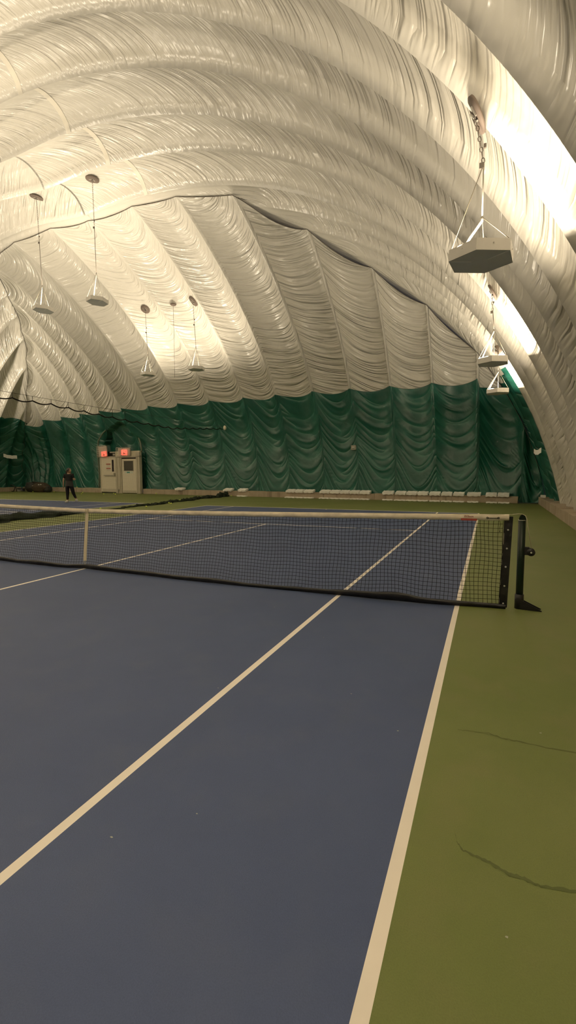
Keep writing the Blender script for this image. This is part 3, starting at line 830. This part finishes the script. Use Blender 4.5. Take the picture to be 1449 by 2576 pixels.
# ------------------------------------------------------------------ doorway
def dx(px): return -19.14 + (px - 258) * .0377
def dz(py): return max(0.0, (1239.5 - py) * .0275)
def build_doors():
    ang = math.atan(-.09); yb = y_curb(-17.3) - .02
    rotZ = Matrix.Rotation(ang, 3, 'Z')
    root = Vector((-17.3, yb, 0))
    def box(bm, px0, px1, py0, py1, y0, y1, mi=0, bevel=0):
        x0, x1, z1, z0 = dx(px0) + 17.3, dx(px1) + 17.3, dz(py0), dz(py1)
        add_box(bm, ((x0 + x1) / 2, (y0 + y1) / 2, (z0 + z1) / 2), (abs(x1 - x0), abs(y1 - y0), abs(z1 - z0)), None, mi, bevel)
    def place(o): o.location = root; o.rotation_euler = (0, 0, ang); return o
    # frame
    bm = B()
    for a, b, t, u in ((258.5, 261, 1150, 1239.5), (298, 313.5, 1150, 1239.5), (349.5, 358, 1140, 1239.5), (258.5, 358, 1148.5, 1152.5)): box(bm, a, b, t, u, -.10, .12, bevel=.01)
    box(bm, 300, 303, 1152, 1239, -.13, -.10); box(bm, 308.5, 311, 1152, 1239, -.13, -.10); box(bm, 351, 353.5, 1153, 1239, -.13, -.10)
    fr = struct(place(obj('trim_1', bm, M['frame'])), 'grey steel frame around the pair of doors')
    bm = B(); box(bm, 298, 357.5, 1136.5, 1149, -.05, .10, bevel=.01); box(bm, 310, 312, 1136, 1149, -.06, -.05); o = obj('panel', bm, M['cream'], fr)
    bm = B(); box(bm, 259, 298, 1136.5, 1149, .05, .12); obj('recess_shade', bm, M['gapshade'], fr)  # solid panel painted near-black as the shade of the transom opening
    bm = B(); box(bm, 283, 296, 1137, 1140, -.02, .05); box(bm, 291, 296, 1142, 1146.5, -.03, .05); obj('junction_box', bm, M['grey'], fr)
    bm = B(); box(bm, 302.5, 307, 1229, 1232, -.2, -.12, bevel=.02); box(bm, 303.8, 305.5, 1232, 1239.4, -.18, -.14); obj('door_stop', bm, M['grey'], fr)
    # left door
    bm = B(); box(bm, 261.2, 297.8, 1152.6, 1236.8, -.08, -.02, bevel=.008)
    box(bm, 261.5, 263, 1153, 1236, -.095, -.08); d = struct(place(obj('door_1', bm, M['doorpaint'])), 'cream door with a narrow slit window and push bar')
    bm = B(); box(bm, 289.8, 294, 1157, 1186, -.10, -.08); obj('slit_window', bm, M['slit'], d)
    for t in (1166, 1176.7):
        bm = B(); box(bm, 274.8, 286, t, t + 3.2, -.088, -.08); s = obj('sign', bm, M['redtext'], d); s['label'] = 'small red and grey notice stuck on the door'
        bm = B()
        for k in range(3): box(bm, 275.6, 285.4, t + 4.2 + k * 1.6, t + 5.0 + k * 1.6, -.086, -.08)
        obj('print_lines', bm, M['frame'], s)
    bm = B(); box(bm, 270.5, 297, 1194, 1196.5, -.20, -.16, bevel=.01); box(bm, 295.5, 298, 1189.5, 1197, -.20, -.08, bevel=.01); box(bm, 270.5, 272, 1194, 1196.5, -.18, -.08); obj('push_bar', bm, M['grey'], d)
    bm = B(); box(bm, 261.2, 297.8, 1229, 1236.5, -.083, -.08); obj('kick_plate', bm, M['frame'], d)
    # right door
    bm = B(); box(bm, 315, 349, 1155.5, 1238, -.09, -.03, bevel=.008); d = struct(place(obj('door_2', bm, M['doorpaint'])), 'cream door with a square window above a small notice')
    bm = B(); box(bm, 313.5, 349.5, 1152.5, 1239.5, -.02, .03); obj('gap_shade', bm, M['gapshade'], d)  # near-black sheet paints the shade in the gap round the door
    bm = B(); box(bm, 319, 344, 1159, 1160.6, -.105, -.09); box(bm, 319, 320.2, 1159, 1185, -.105, -.09); box(bm, 342.8, 344, 1159, 1185, -.105, -.09); box(bm, 319, 344, 1184, 1185.2, -.105, -.09); wf = obj('window_frame', bm, M['frame'], d)
    bm = B(); box(bm, 320.2, 342.8, 1160.6, 1184, -.097, -.09); obj('pane', bm, M['glass'], wf)
    bm = B(); box(bm, 321.5, 342, 1185.6, 1190.6, -.10, -.09); nt_ = obj('notice', bm, M['notice'], d); nt_['label'] = 'pale notice with teal print below the window'
    bm = B(); box(bm, 327, 334, 1186.6, 1189.6, -.104, -.10); obj('print_block', bm, M['teal'], nt_)
    bm = B(); box(bm, 316, 348.5, 1232, 1237.5, -.094, -.09); obj('kick_plate', bm, M['frame'], d)
    # arch piping where the skirt is cut
    bm = B(); pts = []
    AR = [(247, 1228), (249, 1195), (247, 1140), (249.5, 1108), (262, 1090), (280, 1074), (300, 1060), (320, 1071), (338, 1087), (351, 1104), (356, 1120), (357.5, 1140)]
    for px, py in AR:
        x = dx(px); pts.append((x, y_wall(x) - .16, max(.3, dz(py))))
    fine = []
    for i in range(len(pts) - 1):
        for k in range(5): fine.append(Vector(pts[i]).lerp(Vector(pts[i + 1]), k / 5))
    fine.append(Vector(pts[-1]))
    add_tube(bm, fine, .045, 8); struct(obj('trim_2', bm, M['arch']), 'pale piping along the pointed arch cut in the green skirt')
    # exit signs in wire guards
    def sign(label, p, cagebox, redbox, tilt):
        Tn = thing('exit_sign', label, 'exit sign', root + rotZ @ Vector((dx(p[0]) + 17.3, -.16, dz(p[1]))), ang, 'red exit signs in wire guards over the doors')
        def lb(px, py): return (px - p[0]) * .0377, -(py - p[1]) * .0275
        x0, z1 = lb(cagebox[0], cagebox[1]); x1, z0 = lb(cagebox[2], cagebox[3])
        rt_ = Matrix.Rotation(tilt, 3, 'Y')
        bm = B(); add_box(bm, ((x0 + x1) / 2, .02, (z0 + z1) / 2), ((x1 - x0) * .9, .07, (z1 - z0) * .9)); bmesh.ops.rotate(bm, verts=bm.verts, cent=(0, 0, 0), matrix=rt_); obj('back_box', bm, M['exitbox'], Tn)
        bm = B()
        nx, nz = 7, 6
        for i in range(nx + 1):
            x = x0 + (x1 - x0) * i / nx; add_tube(bm, [(x, .03, z1), (x, -.13, z1), (x, -.13, z0), (x, .03, z0)], .009, 5)
        for k in range(nz + 1):
            z = z0 + (z1 - z0) * k / nz; add_tube(bm, [(x0, -.13, z), (x1, -.13, z)], .009, 5)
        bmesh.ops.rotate(bm, verts=bm.verts, cent=(0, 0, 0), matrix=rt_); obj('wire_guard', bm, M['cage'], Tn)
        a, d_ = lb(redbox[0], redbox[1]); b_, c_ = lb(redbox[2], redbox[3])
        bm = B(); add_box(bm, ((a + b_) / 2, -.05, (c_ + d_) / 2), (b_ - a, .04, d_ - c_), bevel=.01); bmesh.ops.rotate(bm, verts=bm.verts, cent=(0, 0, 0), matrix=rt_)
        lp = obj('red_panel', bm, M['exitred'], Tn)
        bm = B(); cx, cz = (a + b_) / 2, (c_ + d_) / 2 - .05
        f = bm.faces.new([bm.verts.new((cx + u, -.075, cz + v)) for u, v in ((-.12, -.06), (.13, -.06), (.02, .03), (.0, .09), (-.03, .02))]); bmesh.ops.rotate(bm, verts=bm.verts, cent=(0, 0, 0), matrix=rt_)
        obj('arrow', bm, M['red'], lp)
    sign('glowing red exit sign in a tilted tall wire guard above the left door', (270, 1149), (258.5, 1122, 282, 1149), (268, 1136.5, 280.5, 1148.5), -.06)
    sign('glowing red exit sign in a wide wire guard above the right door', (323, 1149), (307.5, 1128.5, 339, 1149), (318, 1133.5, 332, 1146.5), .02)
build_doors()

# ------------------------------------------------------------------ white foam blocks along the curb
ORD = ['first', 'second', 'third', 'fourth', 'fifth', 'sixth', 'seventh', 'eighth', 'ninth', 'tenth', 'eleventh', 'twelfth', 'thirteenth', 'fourteenth', 'fifteenth', 'sixteenth', 'seventeenth', 'eighteenth', 'nineteenth', 'twentieth']
def ray(px, py):
    return fw + r2 * ((px - W_ / 2) / F_PX) - u2 * ((py - H_ / 2) / F_PX)
def on_curb(px, py, off=0.0):       # meet the vertical plane of the back curb face (moved off metres)
    d = ray(px, py); t = (18.05 + off - CAM.y - .09 * CAM.x) / (d.y + .09 * d.x); return CAM + d * t
def on_floor(px, py, z=0.0):
    d = ray(px, py); return CAM + d * ((z - CAM.z) / d.z)
def slab(name, p0, p1, th, dep, label, cat, group, tilt=0):
    p0, p1 = Vector(p0), Vector(p1); c = (p0 + p1) / 2; d = p1 - p0
    bm = B(); Ln = d.length; nx = 7; rows = []
    for i in range(nx + 1):
        u = i / nx - .5
        wv = .012 * math.sin(i * 1.9 + p0.x * 3)
        rows.append([bm.verts.new((u * Ln, -dep / 2 * (1 + .05 * math.sin(i * 2)), -th / 2 + wv)), bm.verts.new((u * Ln, dep / 2, -th / 2)), bm.verts.new((u * Ln, dep / 2, th / 2 + .5 * wv)), bm.verts.new((u * Ln, -dep / 2, th / 2 + wv))])
    for A, D in zip(rows, rows[1:]):
        for k in range(4): bm.faces.new((A[k], A[(k + 1) % 4], D[(k + 1) % 4], D[k]))
    bm.faces.new(rows[0][::-1]); bm.faces.new(rows[-1]); bmesh.ops.recalc_face_normals(bm, faces=bm.faces)
    o = obj(name, bm, M['white']); o.location = c; o.rotation_euler = (tilt, 0, math.atan2(d.y, d.x))
    return tag(o, label, cat, group)
UP = [(564, 586, 1235), (601, 622, 1235.3), (721, 743, 1237), (744, 765.5, 1237), (766, 791, 1238), (806, 831, 1239.5), (832, 856, 1239.5), (857, 880, 1240.5), (881, 905.6, 1240.5), (906, 933, 1241), (963, 991, 1243), (995, 1022, 1243.2), (1023, 1050, 1243.5), (1051, 1078, 1243.5), (1080.5, 1108.5, 1244), (1110.5, 1138, 1244.5), (1140.5, 1169, 1245), (1175, 1210.4, 1246), (1221.6, 1250.5, 1245), (1251.5, 1282, 1245)]
LO = [(597, 621, 1248.5), (717, 743, 1251), (744, 764, 1251.5), (765, 789, 1252.3), (803, 829, 1253.5), (830, 854, 1254.5), (855, 880, 1255), (881, 904, 1255.5), (905, 930, 1256), (962, 988, 1257.5), (991, 1020, 1258.5), (1021, 1049, 1259.3), (1050, 1077, 1260), (1080, 1107.5, 1261), (1109.5, 1137, 1261.5), (1139, 1168, 1262), (1175, 1204, 1263), (1222, 1251, 1264.5), (1252, 1282, 1265)]
n = len(UP)
for i, (a, b, y) in enumerate(UP):
    P0, P1 = on_curb(a + .9, y, .06), on_curb(b - .9, y, .06)
    for P in (P0, P1): P.z = .375
    k = n - i
    slab('foam_block', P0, P1, .10, .34, 'white foam block lying on top of the back curb, %s from the right corner' % ORD[k - 1], 'foam block', 'white blocks on top of the curb', .25)
n = len(LO)
for i, (a, b, y) in enumerate(LO):
    P0, P1 = on_curb(a + .9, y, -.14), on_curb(b - .9, y, -.14)
    for P in (P0, P1): P.z = .032
    k = n - i
    slab('foam_strip', P0, P1, .055, .2, 'thin white strip on the floor along the back curb, %s from the right corner' % ORD[k - 1], 'foam strip', 'white strips on the floor along the curb')
P0, P1 = on_curb(444, 1232.5, .06), on_curb(463, 1232.5, .06)
for P in (P0, P1): P.z = .37
slab('foam_block', P0, P1, .10, .32, 'lone white foam block on the curb right of the doors', 'foam block', 'white blocks on top of the curb', .2)
slab('foam_block', (7.84, 16.55, .37), (7.86, 16.95, .37), .09, .18, 'crumpled white foam block on the curb end in the right corner', 'foam block', None, .1)

# ------------------------------------------------------------------ small things on the skirt
def wall_sign(label, p0, p1, h):
    p0, p1 = Vector(p0), Vector(p1); d = p1 - p0; bm = B(); rows = []
    for i in range(9):
        t = i / 8; q = p0.lerp(p1, t) + Vector((0, 0, (-.06 * math.sin(PI * t) + .012 * math.sin(i * 2.2)) * min(1, d.length)))
        rows.append([bm.verts.new(q - Vector((0, 0, h / 2))), bm.verts.new(q + Vector((0, 0, h / 2)))])
    for A, D in zip(rows, rows[1:]): bm.faces.new((A[0], D[0], D[1], A[1]))
    bm.normal_update(); bmesh.ops.solidify(bm, geom=list(bm.faces), thickness=.01)
    return tag(obj('paper_sign', bm, M['white']), label, 'sign')
def on_x(px, py, x):
    d = ray(px, py); return CAM + d * ((x - CAM.x) / d.x)
wall_sign('long curled white paper strip on the green left wall', on_x(9, 1145.5, -27.1), on_x(43, 1149.5, -27.1), .24)
wall_sign('short crooked white paper strip on the green right corner', on_x(1343, 1135, 7.12), on_x(1361, 1131.5, 7.12), .15)
P = on_curb(889, 1126, .05)
T = thing('wall_camera', 'small square grey box with a round lens on the green skirt', 'camera', P)
bm = B(); add_box(bm, (0, .12, 0), (.25, .3, .24), bevel=.02); obj('box', bm, M['grey'], T)
bm = B(); add_lathe(bm, [(0, -.09), (.04, -.085), (.06, -.05), (.06, 0), (0, 0)], 16, (0, -.01, -.02), 'Y'); obj('lens', bm, M['tag'], T)
bm = B(); add_lathe(bm, [(0, -.095), (.02, -.095), (.02, -.05), (0, -.05)], 12, (0, -.012, -.02), 'Y'); obj('lens_glass', bm, M['slit'], T)

# ------------------------------------------------------------------ equipment by the left corner
P = on_floor(97, 1237.6)
T = thing('equipment_bag', 'bulky black canvas equipment bag slumped against the curb in the left corner', 'bag', (P.x + .1, P.y - .15, 0), -.05)
def lump(bm, c, s, seed, mi=0, nu=22, nv=12):
    r_ = bmesh.ops.create_uvsphere(bm, u_segments=nu, v_segments=nv, radius=1)
    for v in r_['verts']:
        k = 1 + .07 * math.sin(v.co.x * 5 + seed) * math.sin(v.co.y * 4 + seed * 2) + .05 * math.sin(v.co.z * 7 + seed)
        p = Vector((math.copysign(abs(v.co.x) ** .75, v.co.x), math.copysign(abs(v.co.y) ** .75, v.co.y), math.copysign(abs(v.co.z) ** .75, v.co.z))) * k
        v.co = Vector((c[0] + p.x * s[0], c[1] + p.y * s[1], max(.004, c[2] + p.z * s[2])))
    for f in {f for v in r_['verts'] for f in v.link_faces}: f.smooth = True; f.material_index = mi
bm = B(); lump(bm, (.35, 0, .34), (.80, .34, .34), 1.0); obj('main_body', bm, M['bagbrown'], T)
bm = B(); lump(bm, (-.65, .02, .37), (.50, .38, .36), 2.3); obj('end_drum', bm, M['bag'], T)
bm = B(); lump(bm, (1.05, .05, .22), (.28, .25, .24), 3.1); obj('side_pocket', bm, M['bag'], T)
bm = B(); add_tube(bm, [(-.7, -.1, .62), (-.3, -.12, .74), (.2, -.1, .72), (.7, -.1, .66), (1.0, -.05, .5)], .035, 7); obj('carry_strap', bm, M['bag'], T)
for x in (-.1, .1):
    pass
bm = B()
for x, z in ((.55, .55), (.78, .56), (-.08, .46)): add_box(bm, (x, -.30, z), (.11, .05, .06), bevel=.01)
obj('pale_tag', bm, M['tag'], T)
P = on_floor(57, 1236)
T = thing('low_bench', 'low dark bench with a pale foot left of the equipment bag', 'bench', (P.x, P.y - .1, 0))
bm = B(); add_box(bm, (0, 0, .2), (.62, .25, .07), bevel=.015); obj('seat', bm, M['bag'], T)
for x in (-.26, .26):
    bm = B(); add_box(bm, (x, 0, .085), (.06, .2, .165), bevel=.01); obj('leg', bm, M['tag'] if x < 0 else M['bag'], T)
P = on_floor(33, 1237)
bm = B(); add_tube(bm, [(.26 * math.cos(a) , .03 * math.sin(3 * a), .26 + .24 * math.sin(a)) for a in np.linspace(-1.9, 2.2, 26)], .035, 7)
add_tube(bm, [(.42 , .02, .035), (.40, .02, .2), (.36, .02, .38)], .03, 7)
o = tag(obj('hose', bm, M['bag']), 'dark hose curled upright against the curb, far left', 'hose'); o.location = (P.x, P.y - .05, 0)

# ------------------------------------------------------------------ tennis balls
def ball_mesh():
    bm = B(); bmesh.ops.create_icosphere(bm, subdivisions=3, radius=.036)
    for f in bm.faces: f.smooth = True
    a, b = .75, .25; pts = []
    for k in range(40):
        t = 2 * PI * k / 40; v = Vector((a * math.cos(t) + b * math.cos(3 * t), a * math.sin(t) - b * math.sin(3 * t), 2 * math.sqrt(a * b) * math.sin(2 * t))).normalized() * .0358
        pts.append(v)
    add_tube(bm, pts, .0022, 4, mi=1, closed=True)
    me = bpy.data.meshes.new('tennis_ball'); bm.to_mesh(me); bm.free(); me.materials.append(M['ball']); me.materials.append(M['seam']); return me
BM_ = ball_mesh()
BALLS = [(61, 1235.8, 'ball in front of the low dark bench, leftmost of all'), (74.5, 1236.3, 'ball at the front of the black bag, left of a touching pair'), (77.8, 1236.3, 'ball at the front of the black bag, right of a touching pair'),
         (83, 1238.2, 'ball lying just ahead of the pair by the black bag'), (136, 1238.2, 'ball by the curb between the black bag and the player'), (205, 1243.4, 'ball right of the player, nearer one of two'), (208, 1240, 'ball right of the player, farther one of two'),
         (261, 1244, 'ball in front of the left door, leftmost of three'), (286, 1242.3, 'ball in front of the left door, farthest of three'), (290.5, 1244.2, 'ball in front of the left door, rightmost of three'), (401, 1242.6, 'lone ball near the curb right of the doors'),
         (368, 1276.5, 'ball at the near end of the far netting heap, beside the other court corner'), (407, 1268, 'ball on the netting heap, second from its near end'), (425, 1267.2, 'ball on the netting heap, third from its near end'), (430, 1268.5, 'ball touching the netting heap just right of another ball'),
         (453, 1260, 'ball on the netting heap halfway to the curb'), (471, 1257.5, 'ball on the netting heap just past halfway'), (484, 1253.2, 'ball left of a tight row of three behind the netting heap'), (492.5, 1253.8, 'ball in the middle of a tight row of three behind the heap'),
         (505, 1253.4, 'ball right of a tight row of three behind the netting heap'), (582, 1248.8, 'ball at the curb end of the netting heap'), (253, 1281.5, 'ball on the other court edge just above the net headband')]
for px, py, lab in BALLS:
    o = bpy.data.objects.new('tennis_ball', BM_); C.objects.link(o)
    p = on_floor(px, py + .0); yc = y_curb(p.x) - .06
    if p.y > yc: p.y = yc
    o.location = (p.x, p.y, .036); o.rotation_euler = (random.random() * 6, random.random() * 6, random.random() * 6)
    tag(o, 'yellow ' + lab, 'tennis ball', 'yellow tennis balls on the floor')
o = bpy.data.objects.new('tennis_ball', BM_); C.objects.link(o); p = on_curb(193.5, 1224, .12)
o.location = (p.x, p.y, .355); tag(o, 'yellow ball resting up on the curb beside the player', 'tennis ball', 'yellow tennis balls on the floor')

# ------------------------------------------------------------------ player seen from behind
def skin_mesh(name, V, E, R, mat, parent, levels=2, root=0):
    me = bpy.data.meshes.new(name + '_rig'); me.from_pydata([Vector(v) for v in V], E, [])
    o = bpy.data.objects.new(name, me); C.objects.link(o)
    sk = o.modifiers.new('skin', 'SKIN'); sk.use_smooth_shade = True
    sd = o.modifiers.new('sub', 'SUBSURF'); sd.levels = levels; sd.render_levels = levels
    for i, r in enumerate(R):
        d = me.skin_vertices[0].data[i]; d.radius = r if isinstance(r, tuple) else (r, r); d.use_root = (i == root)
    bpy.context.view_layer.update()
    me2 = bpy.data.meshes.new_from_object(o.evaluated_get(bpy.context.evaluated_depsgraph_get()))
    bpy.data.objects.remove(o); me2.name = name
    return link(name, me2, mat, parent, True)

def build_person():
    P = on_floor(176, 1265.5)
    T = thing('person', 'player in black shirt, black leggings and white shoes walking away on the far court', 'person', (P.x, P.y, 0), .42)
    # local: +y is the way the player faces (away), x to the right
    pelvis = (0, 0, .90); waist_ = (0, .0, 1.03); chest = (0, .02, 1.22); upper = (0, .02, 1.33); neck = (.0, .03, 1.42); head0 = (.01, .05, 1.50); head1 = (.015, .055, 1.56)
    hl, kl, al, tl = (-.10, 0, .84), (-.105, .03, .48), (-.10, -.02, .09), (-.14, .10, .045)
    hr, kr, ar, tr = (.10, 0, .84), (.15, .06, .49), (.22, .20, .15), (.24, .31, .05)
    sl, el, wl = (-.17, .01, 1.34), (-.245, -.02, 1.09), (-.285, .03, .86)
    sr, er, wr_ = (.17, .01, 1.34), (.225, .02, 1.10), (.15, .25, 1.12)
    V = [pelvis, waist_, chest, upper, neck, head0, head1, hl, kl, al, tl, hr, kr, ar, tr, sl, el, wl, sr, er, wr_]
    R = [(.155, .115), (.135, .10), (.15, .105), (.13, .09), .052, .085, .075, .092, .062, .042, .035, .092, .062, .042, .035, .055, .042, .029, .055, .042, .029]
    E = [(0, 1), (1, 2), (2, 3), (3, 4), (4, 5), (5, 6), (0, 7), (7, 8), (8, 9), (9, 10), (0, 11), (11, 12), (12, 13), (13, 14), (3, 15), (15, 16), (16, 17), (3, 18), (18, 19), (19, 20)]
    # hands: palm + five fingers, attached to the same rig
    def hand(wi, w, d, side, palm_dir):
        d = Vector(d).normalized(); pd = Vector(palm_dir).normalized()
        palm = Vector(w) + d * .055; V.append(tuple(palm)); R.append((.026, .018)); pi_ = len(V) - 1; E.append((wi, pi_))
        for k, (off, ln) in enumerate(((-.026, .055), (-.009, .065), (.009, .062), (.026, .05))):
            a = palm + d * .03 + pd * off; b = a + d * ln * .55 + Vector((0, .012, 0)); c = b + d * ln * .45 + Vector((0, .02, 0))
            s0 = len(V); V.extend([tuple(a), tuple(b), tuple(c)]); R.extend([.0095, .0085, .0075]); E.extend([(pi_, s0), (s0, s0 + 1), (s0 + 1, s0 + 2)])
        a = palm - d * .02 + pd * .032; b = a + d * .035 + pd * .02
        s0 = len(V); V.extend([tuple(a), tuple(b)]); R.extend([.011, .009]); E.extend([(pi_, s0), (s0, s0 + 1)])
    hand(17, wl, (-.03, .03, -1), -1, (0.1, 1, 0)); hand(20, wr_, (-.1, 1, .05), 1, (-.2, 0, 1))
    body = skin_mesh('body', V, E, R, M['skin'], T)
    HM = Matrix.Translation((.005, .045, 1.545)) @ Matrix.Rotation(-1.15, 4, 'Z')       # head turned to the right
    bm = B(); bm.from_mesh(body.data)
    r_ = bmesh.ops.create_uvsphere(bm, u_segments=28, v_segments=20, radius=1)
    for v in r_['verts']:
        p = v.co.copy(); w_ = 1 - .22 * max(0, -p.z) ** 1.5
        x, y, z = p.x * .074 * w_, p.y * .092 * (w_ if p.y < 0 else 1 - .08 * max(0, -p.z)), p.z * .112
        if p.y > .2: y += .016 * math.exp(-((p.x) / .22) ** 2) * math.exp(-((p.z + .16) / .2) ** 2)      # nose
        if p.y > .2: y -= .010 * math.exp(-((abs(p.x) - .38) / .18) ** 2) * math.exp(-((p.z - .05) / .14) ** 2)   # eye sockets
        v.co = HM @ Vector((x, y, z))
    for sx in (-1, 1):
        q_ = bmesh.ops.create_uvsphere(bm, u_segments=10, v_segments=8, radius=1)
        for v in q_['verts']: v.co = HM @ Vector((sx * .074 + v.co.x * .010, -.008 + v.co.y * .018, -.01 + v.co.z * .030))
    for f in bm.faces: f.smooth = True
    bm.to_mesh(body.data); bm.free()
    # shirt
    SV = [(0, .0, .95), (0, .0, 1.06), chest, upper, (0, .025, 1.385), sl, (-.222, -.01, 1.165), sr, (.205, .0, 1.175)]
    SR = [(.175, .14), (.17, .132), (.178, .132), (.145, .105), (.07, .06), .082, .074, .082, .074]
    skin_mesh('shirt', SV, [(0, 1), (1, 2), (2, 3), (3, 4), (3, 5), (5, 6), (3, 7), (7, 8)], SR, M['shirt'], T)
    # jacket tied round the waist
    bm = B(); rings = []
    for k in range(9):
        t = k / 8; rx, ry, z = .158 + .045 * t + .004 * math.sin(k * 2.2), .122 + .048 * t, 1.05 - .25 * t
        rings.append([bm.verts.new((rx * (1 + .02 * math.sin(a_ * 6 + k)) * math.cos(a_), ry * math.sin(a_) - .005, z + .012 * math.sin(3 * a_) * t)) for a_ in np.linspace(0, 2 * PI, 33)[:-1]])
    for A_, D_ in zip(rings, rings[1:]):
        for k in range(32): bm.faces.new((A_[k], A_[(k + 1) % 32], D_[(k + 1) % 32], D_[k])).smooth = True
    obj('waist_cloth', bm, M['waist'], T)['label'] = 'charcoal layer round the hips'
    LV = [(0, 0, .96), pelvis, hl, kl, (-.10, -.015, .14), hr, kr, (.215, .188, .20)]
    LR = [(.165, .13), (.190, .150), .120, .080, .052, .120, .080, .052]
    skin_mesh('leggings', LV, [(0, 1), (1, 2), (2, 3), (3, 4), (1, 5), (5, 6), (6, 7)], LR, M['legging'], T)
    # shoes
    def shoe(a, t, heel_z):
        h = (a[0], a[1] - .035, heel_z)
        skin_mesh('shoe', [(a[0], a[1], a[2] + .05), (a[0], a[1], a[2] - .02), h, ((a[0] + t[0]) / 2, (a[1] + t[1]) / 2, (heel_z + t[2]) / 2 + .005), t], [(0, 1), (1, 2), (1, 3), (3, 4)], [.052, .054, (.046, .044), (.05, .042), (.046, .036)], M['shoe'], T)
    shoe(al, (-.25, .03, .042), .05); shoe(ar, (.25, .31, .045), .10)
    # hair: cap over the skull, tied low behind
    bm = B(); r_ = bmesh.ops.create_uvsphere(bm, u_segments=28, v_segments=20, radius=1)
    for v in r_['verts']:
        p = v.co.copy(); y = p.y * .104
        if p.y > .25 and p.z < .62: y = .25 * .104 - .03 * min(1, (p.y - .25) * 2)
        v.co = HM @ Vector((p.x * .084, y - .006, p.z * .118 + .010 if p.z > -.35 else -.35 * .118 + (p.z + .35) * .03))
    for f in bm.faces: f.smooth = True
    add_tube(bm, [HM @ Vector(c) for c in ((0, -.085, -.01), (.005, -.125, -.03), (.0, -.12, -.09), (-.01, -.095, -.16), (-.01, -.085, -.21))], [.03, .034, .032, .024, .008], 10)
    obj('hair', bm, M['hair'], T)
    bm = B()
    for sx in (-1, 1): lump(bm, HM @ Vector((sx * .030, .080, .004)), (.009, .009, .006), .3)
    obj('eyes', bm, M['hair'], T)
    bm = B(); add_tube(bm, [HM @ Vector(c) for c in ((-.022, .078, -.056), (0, .087, -.058), (.022, .078, -.056))], .005, 6); obj('mouth', bm, M['red'], T)

build_person()

# ------------------------------------------------------------------ render look
sc = bpy.context.scene
sc.view_settings.view_transform = 'Standard'; sc.view_settings.look = 'None'
sc.view_settings.exposure = 0.58; sc.view_settings.gamma = 1.12
sc.cycles.max_bounces = 8; sc.cycles.diffuse_bounces = 6; sc.cycles.glossy_bounces = 3
sc.cycles.caustics_reflective = False; sc.cycles.caustics_refractive = False
sc.cycles.use_denoising = True
sc.cycles.sample_clamp_indirect = 6.0
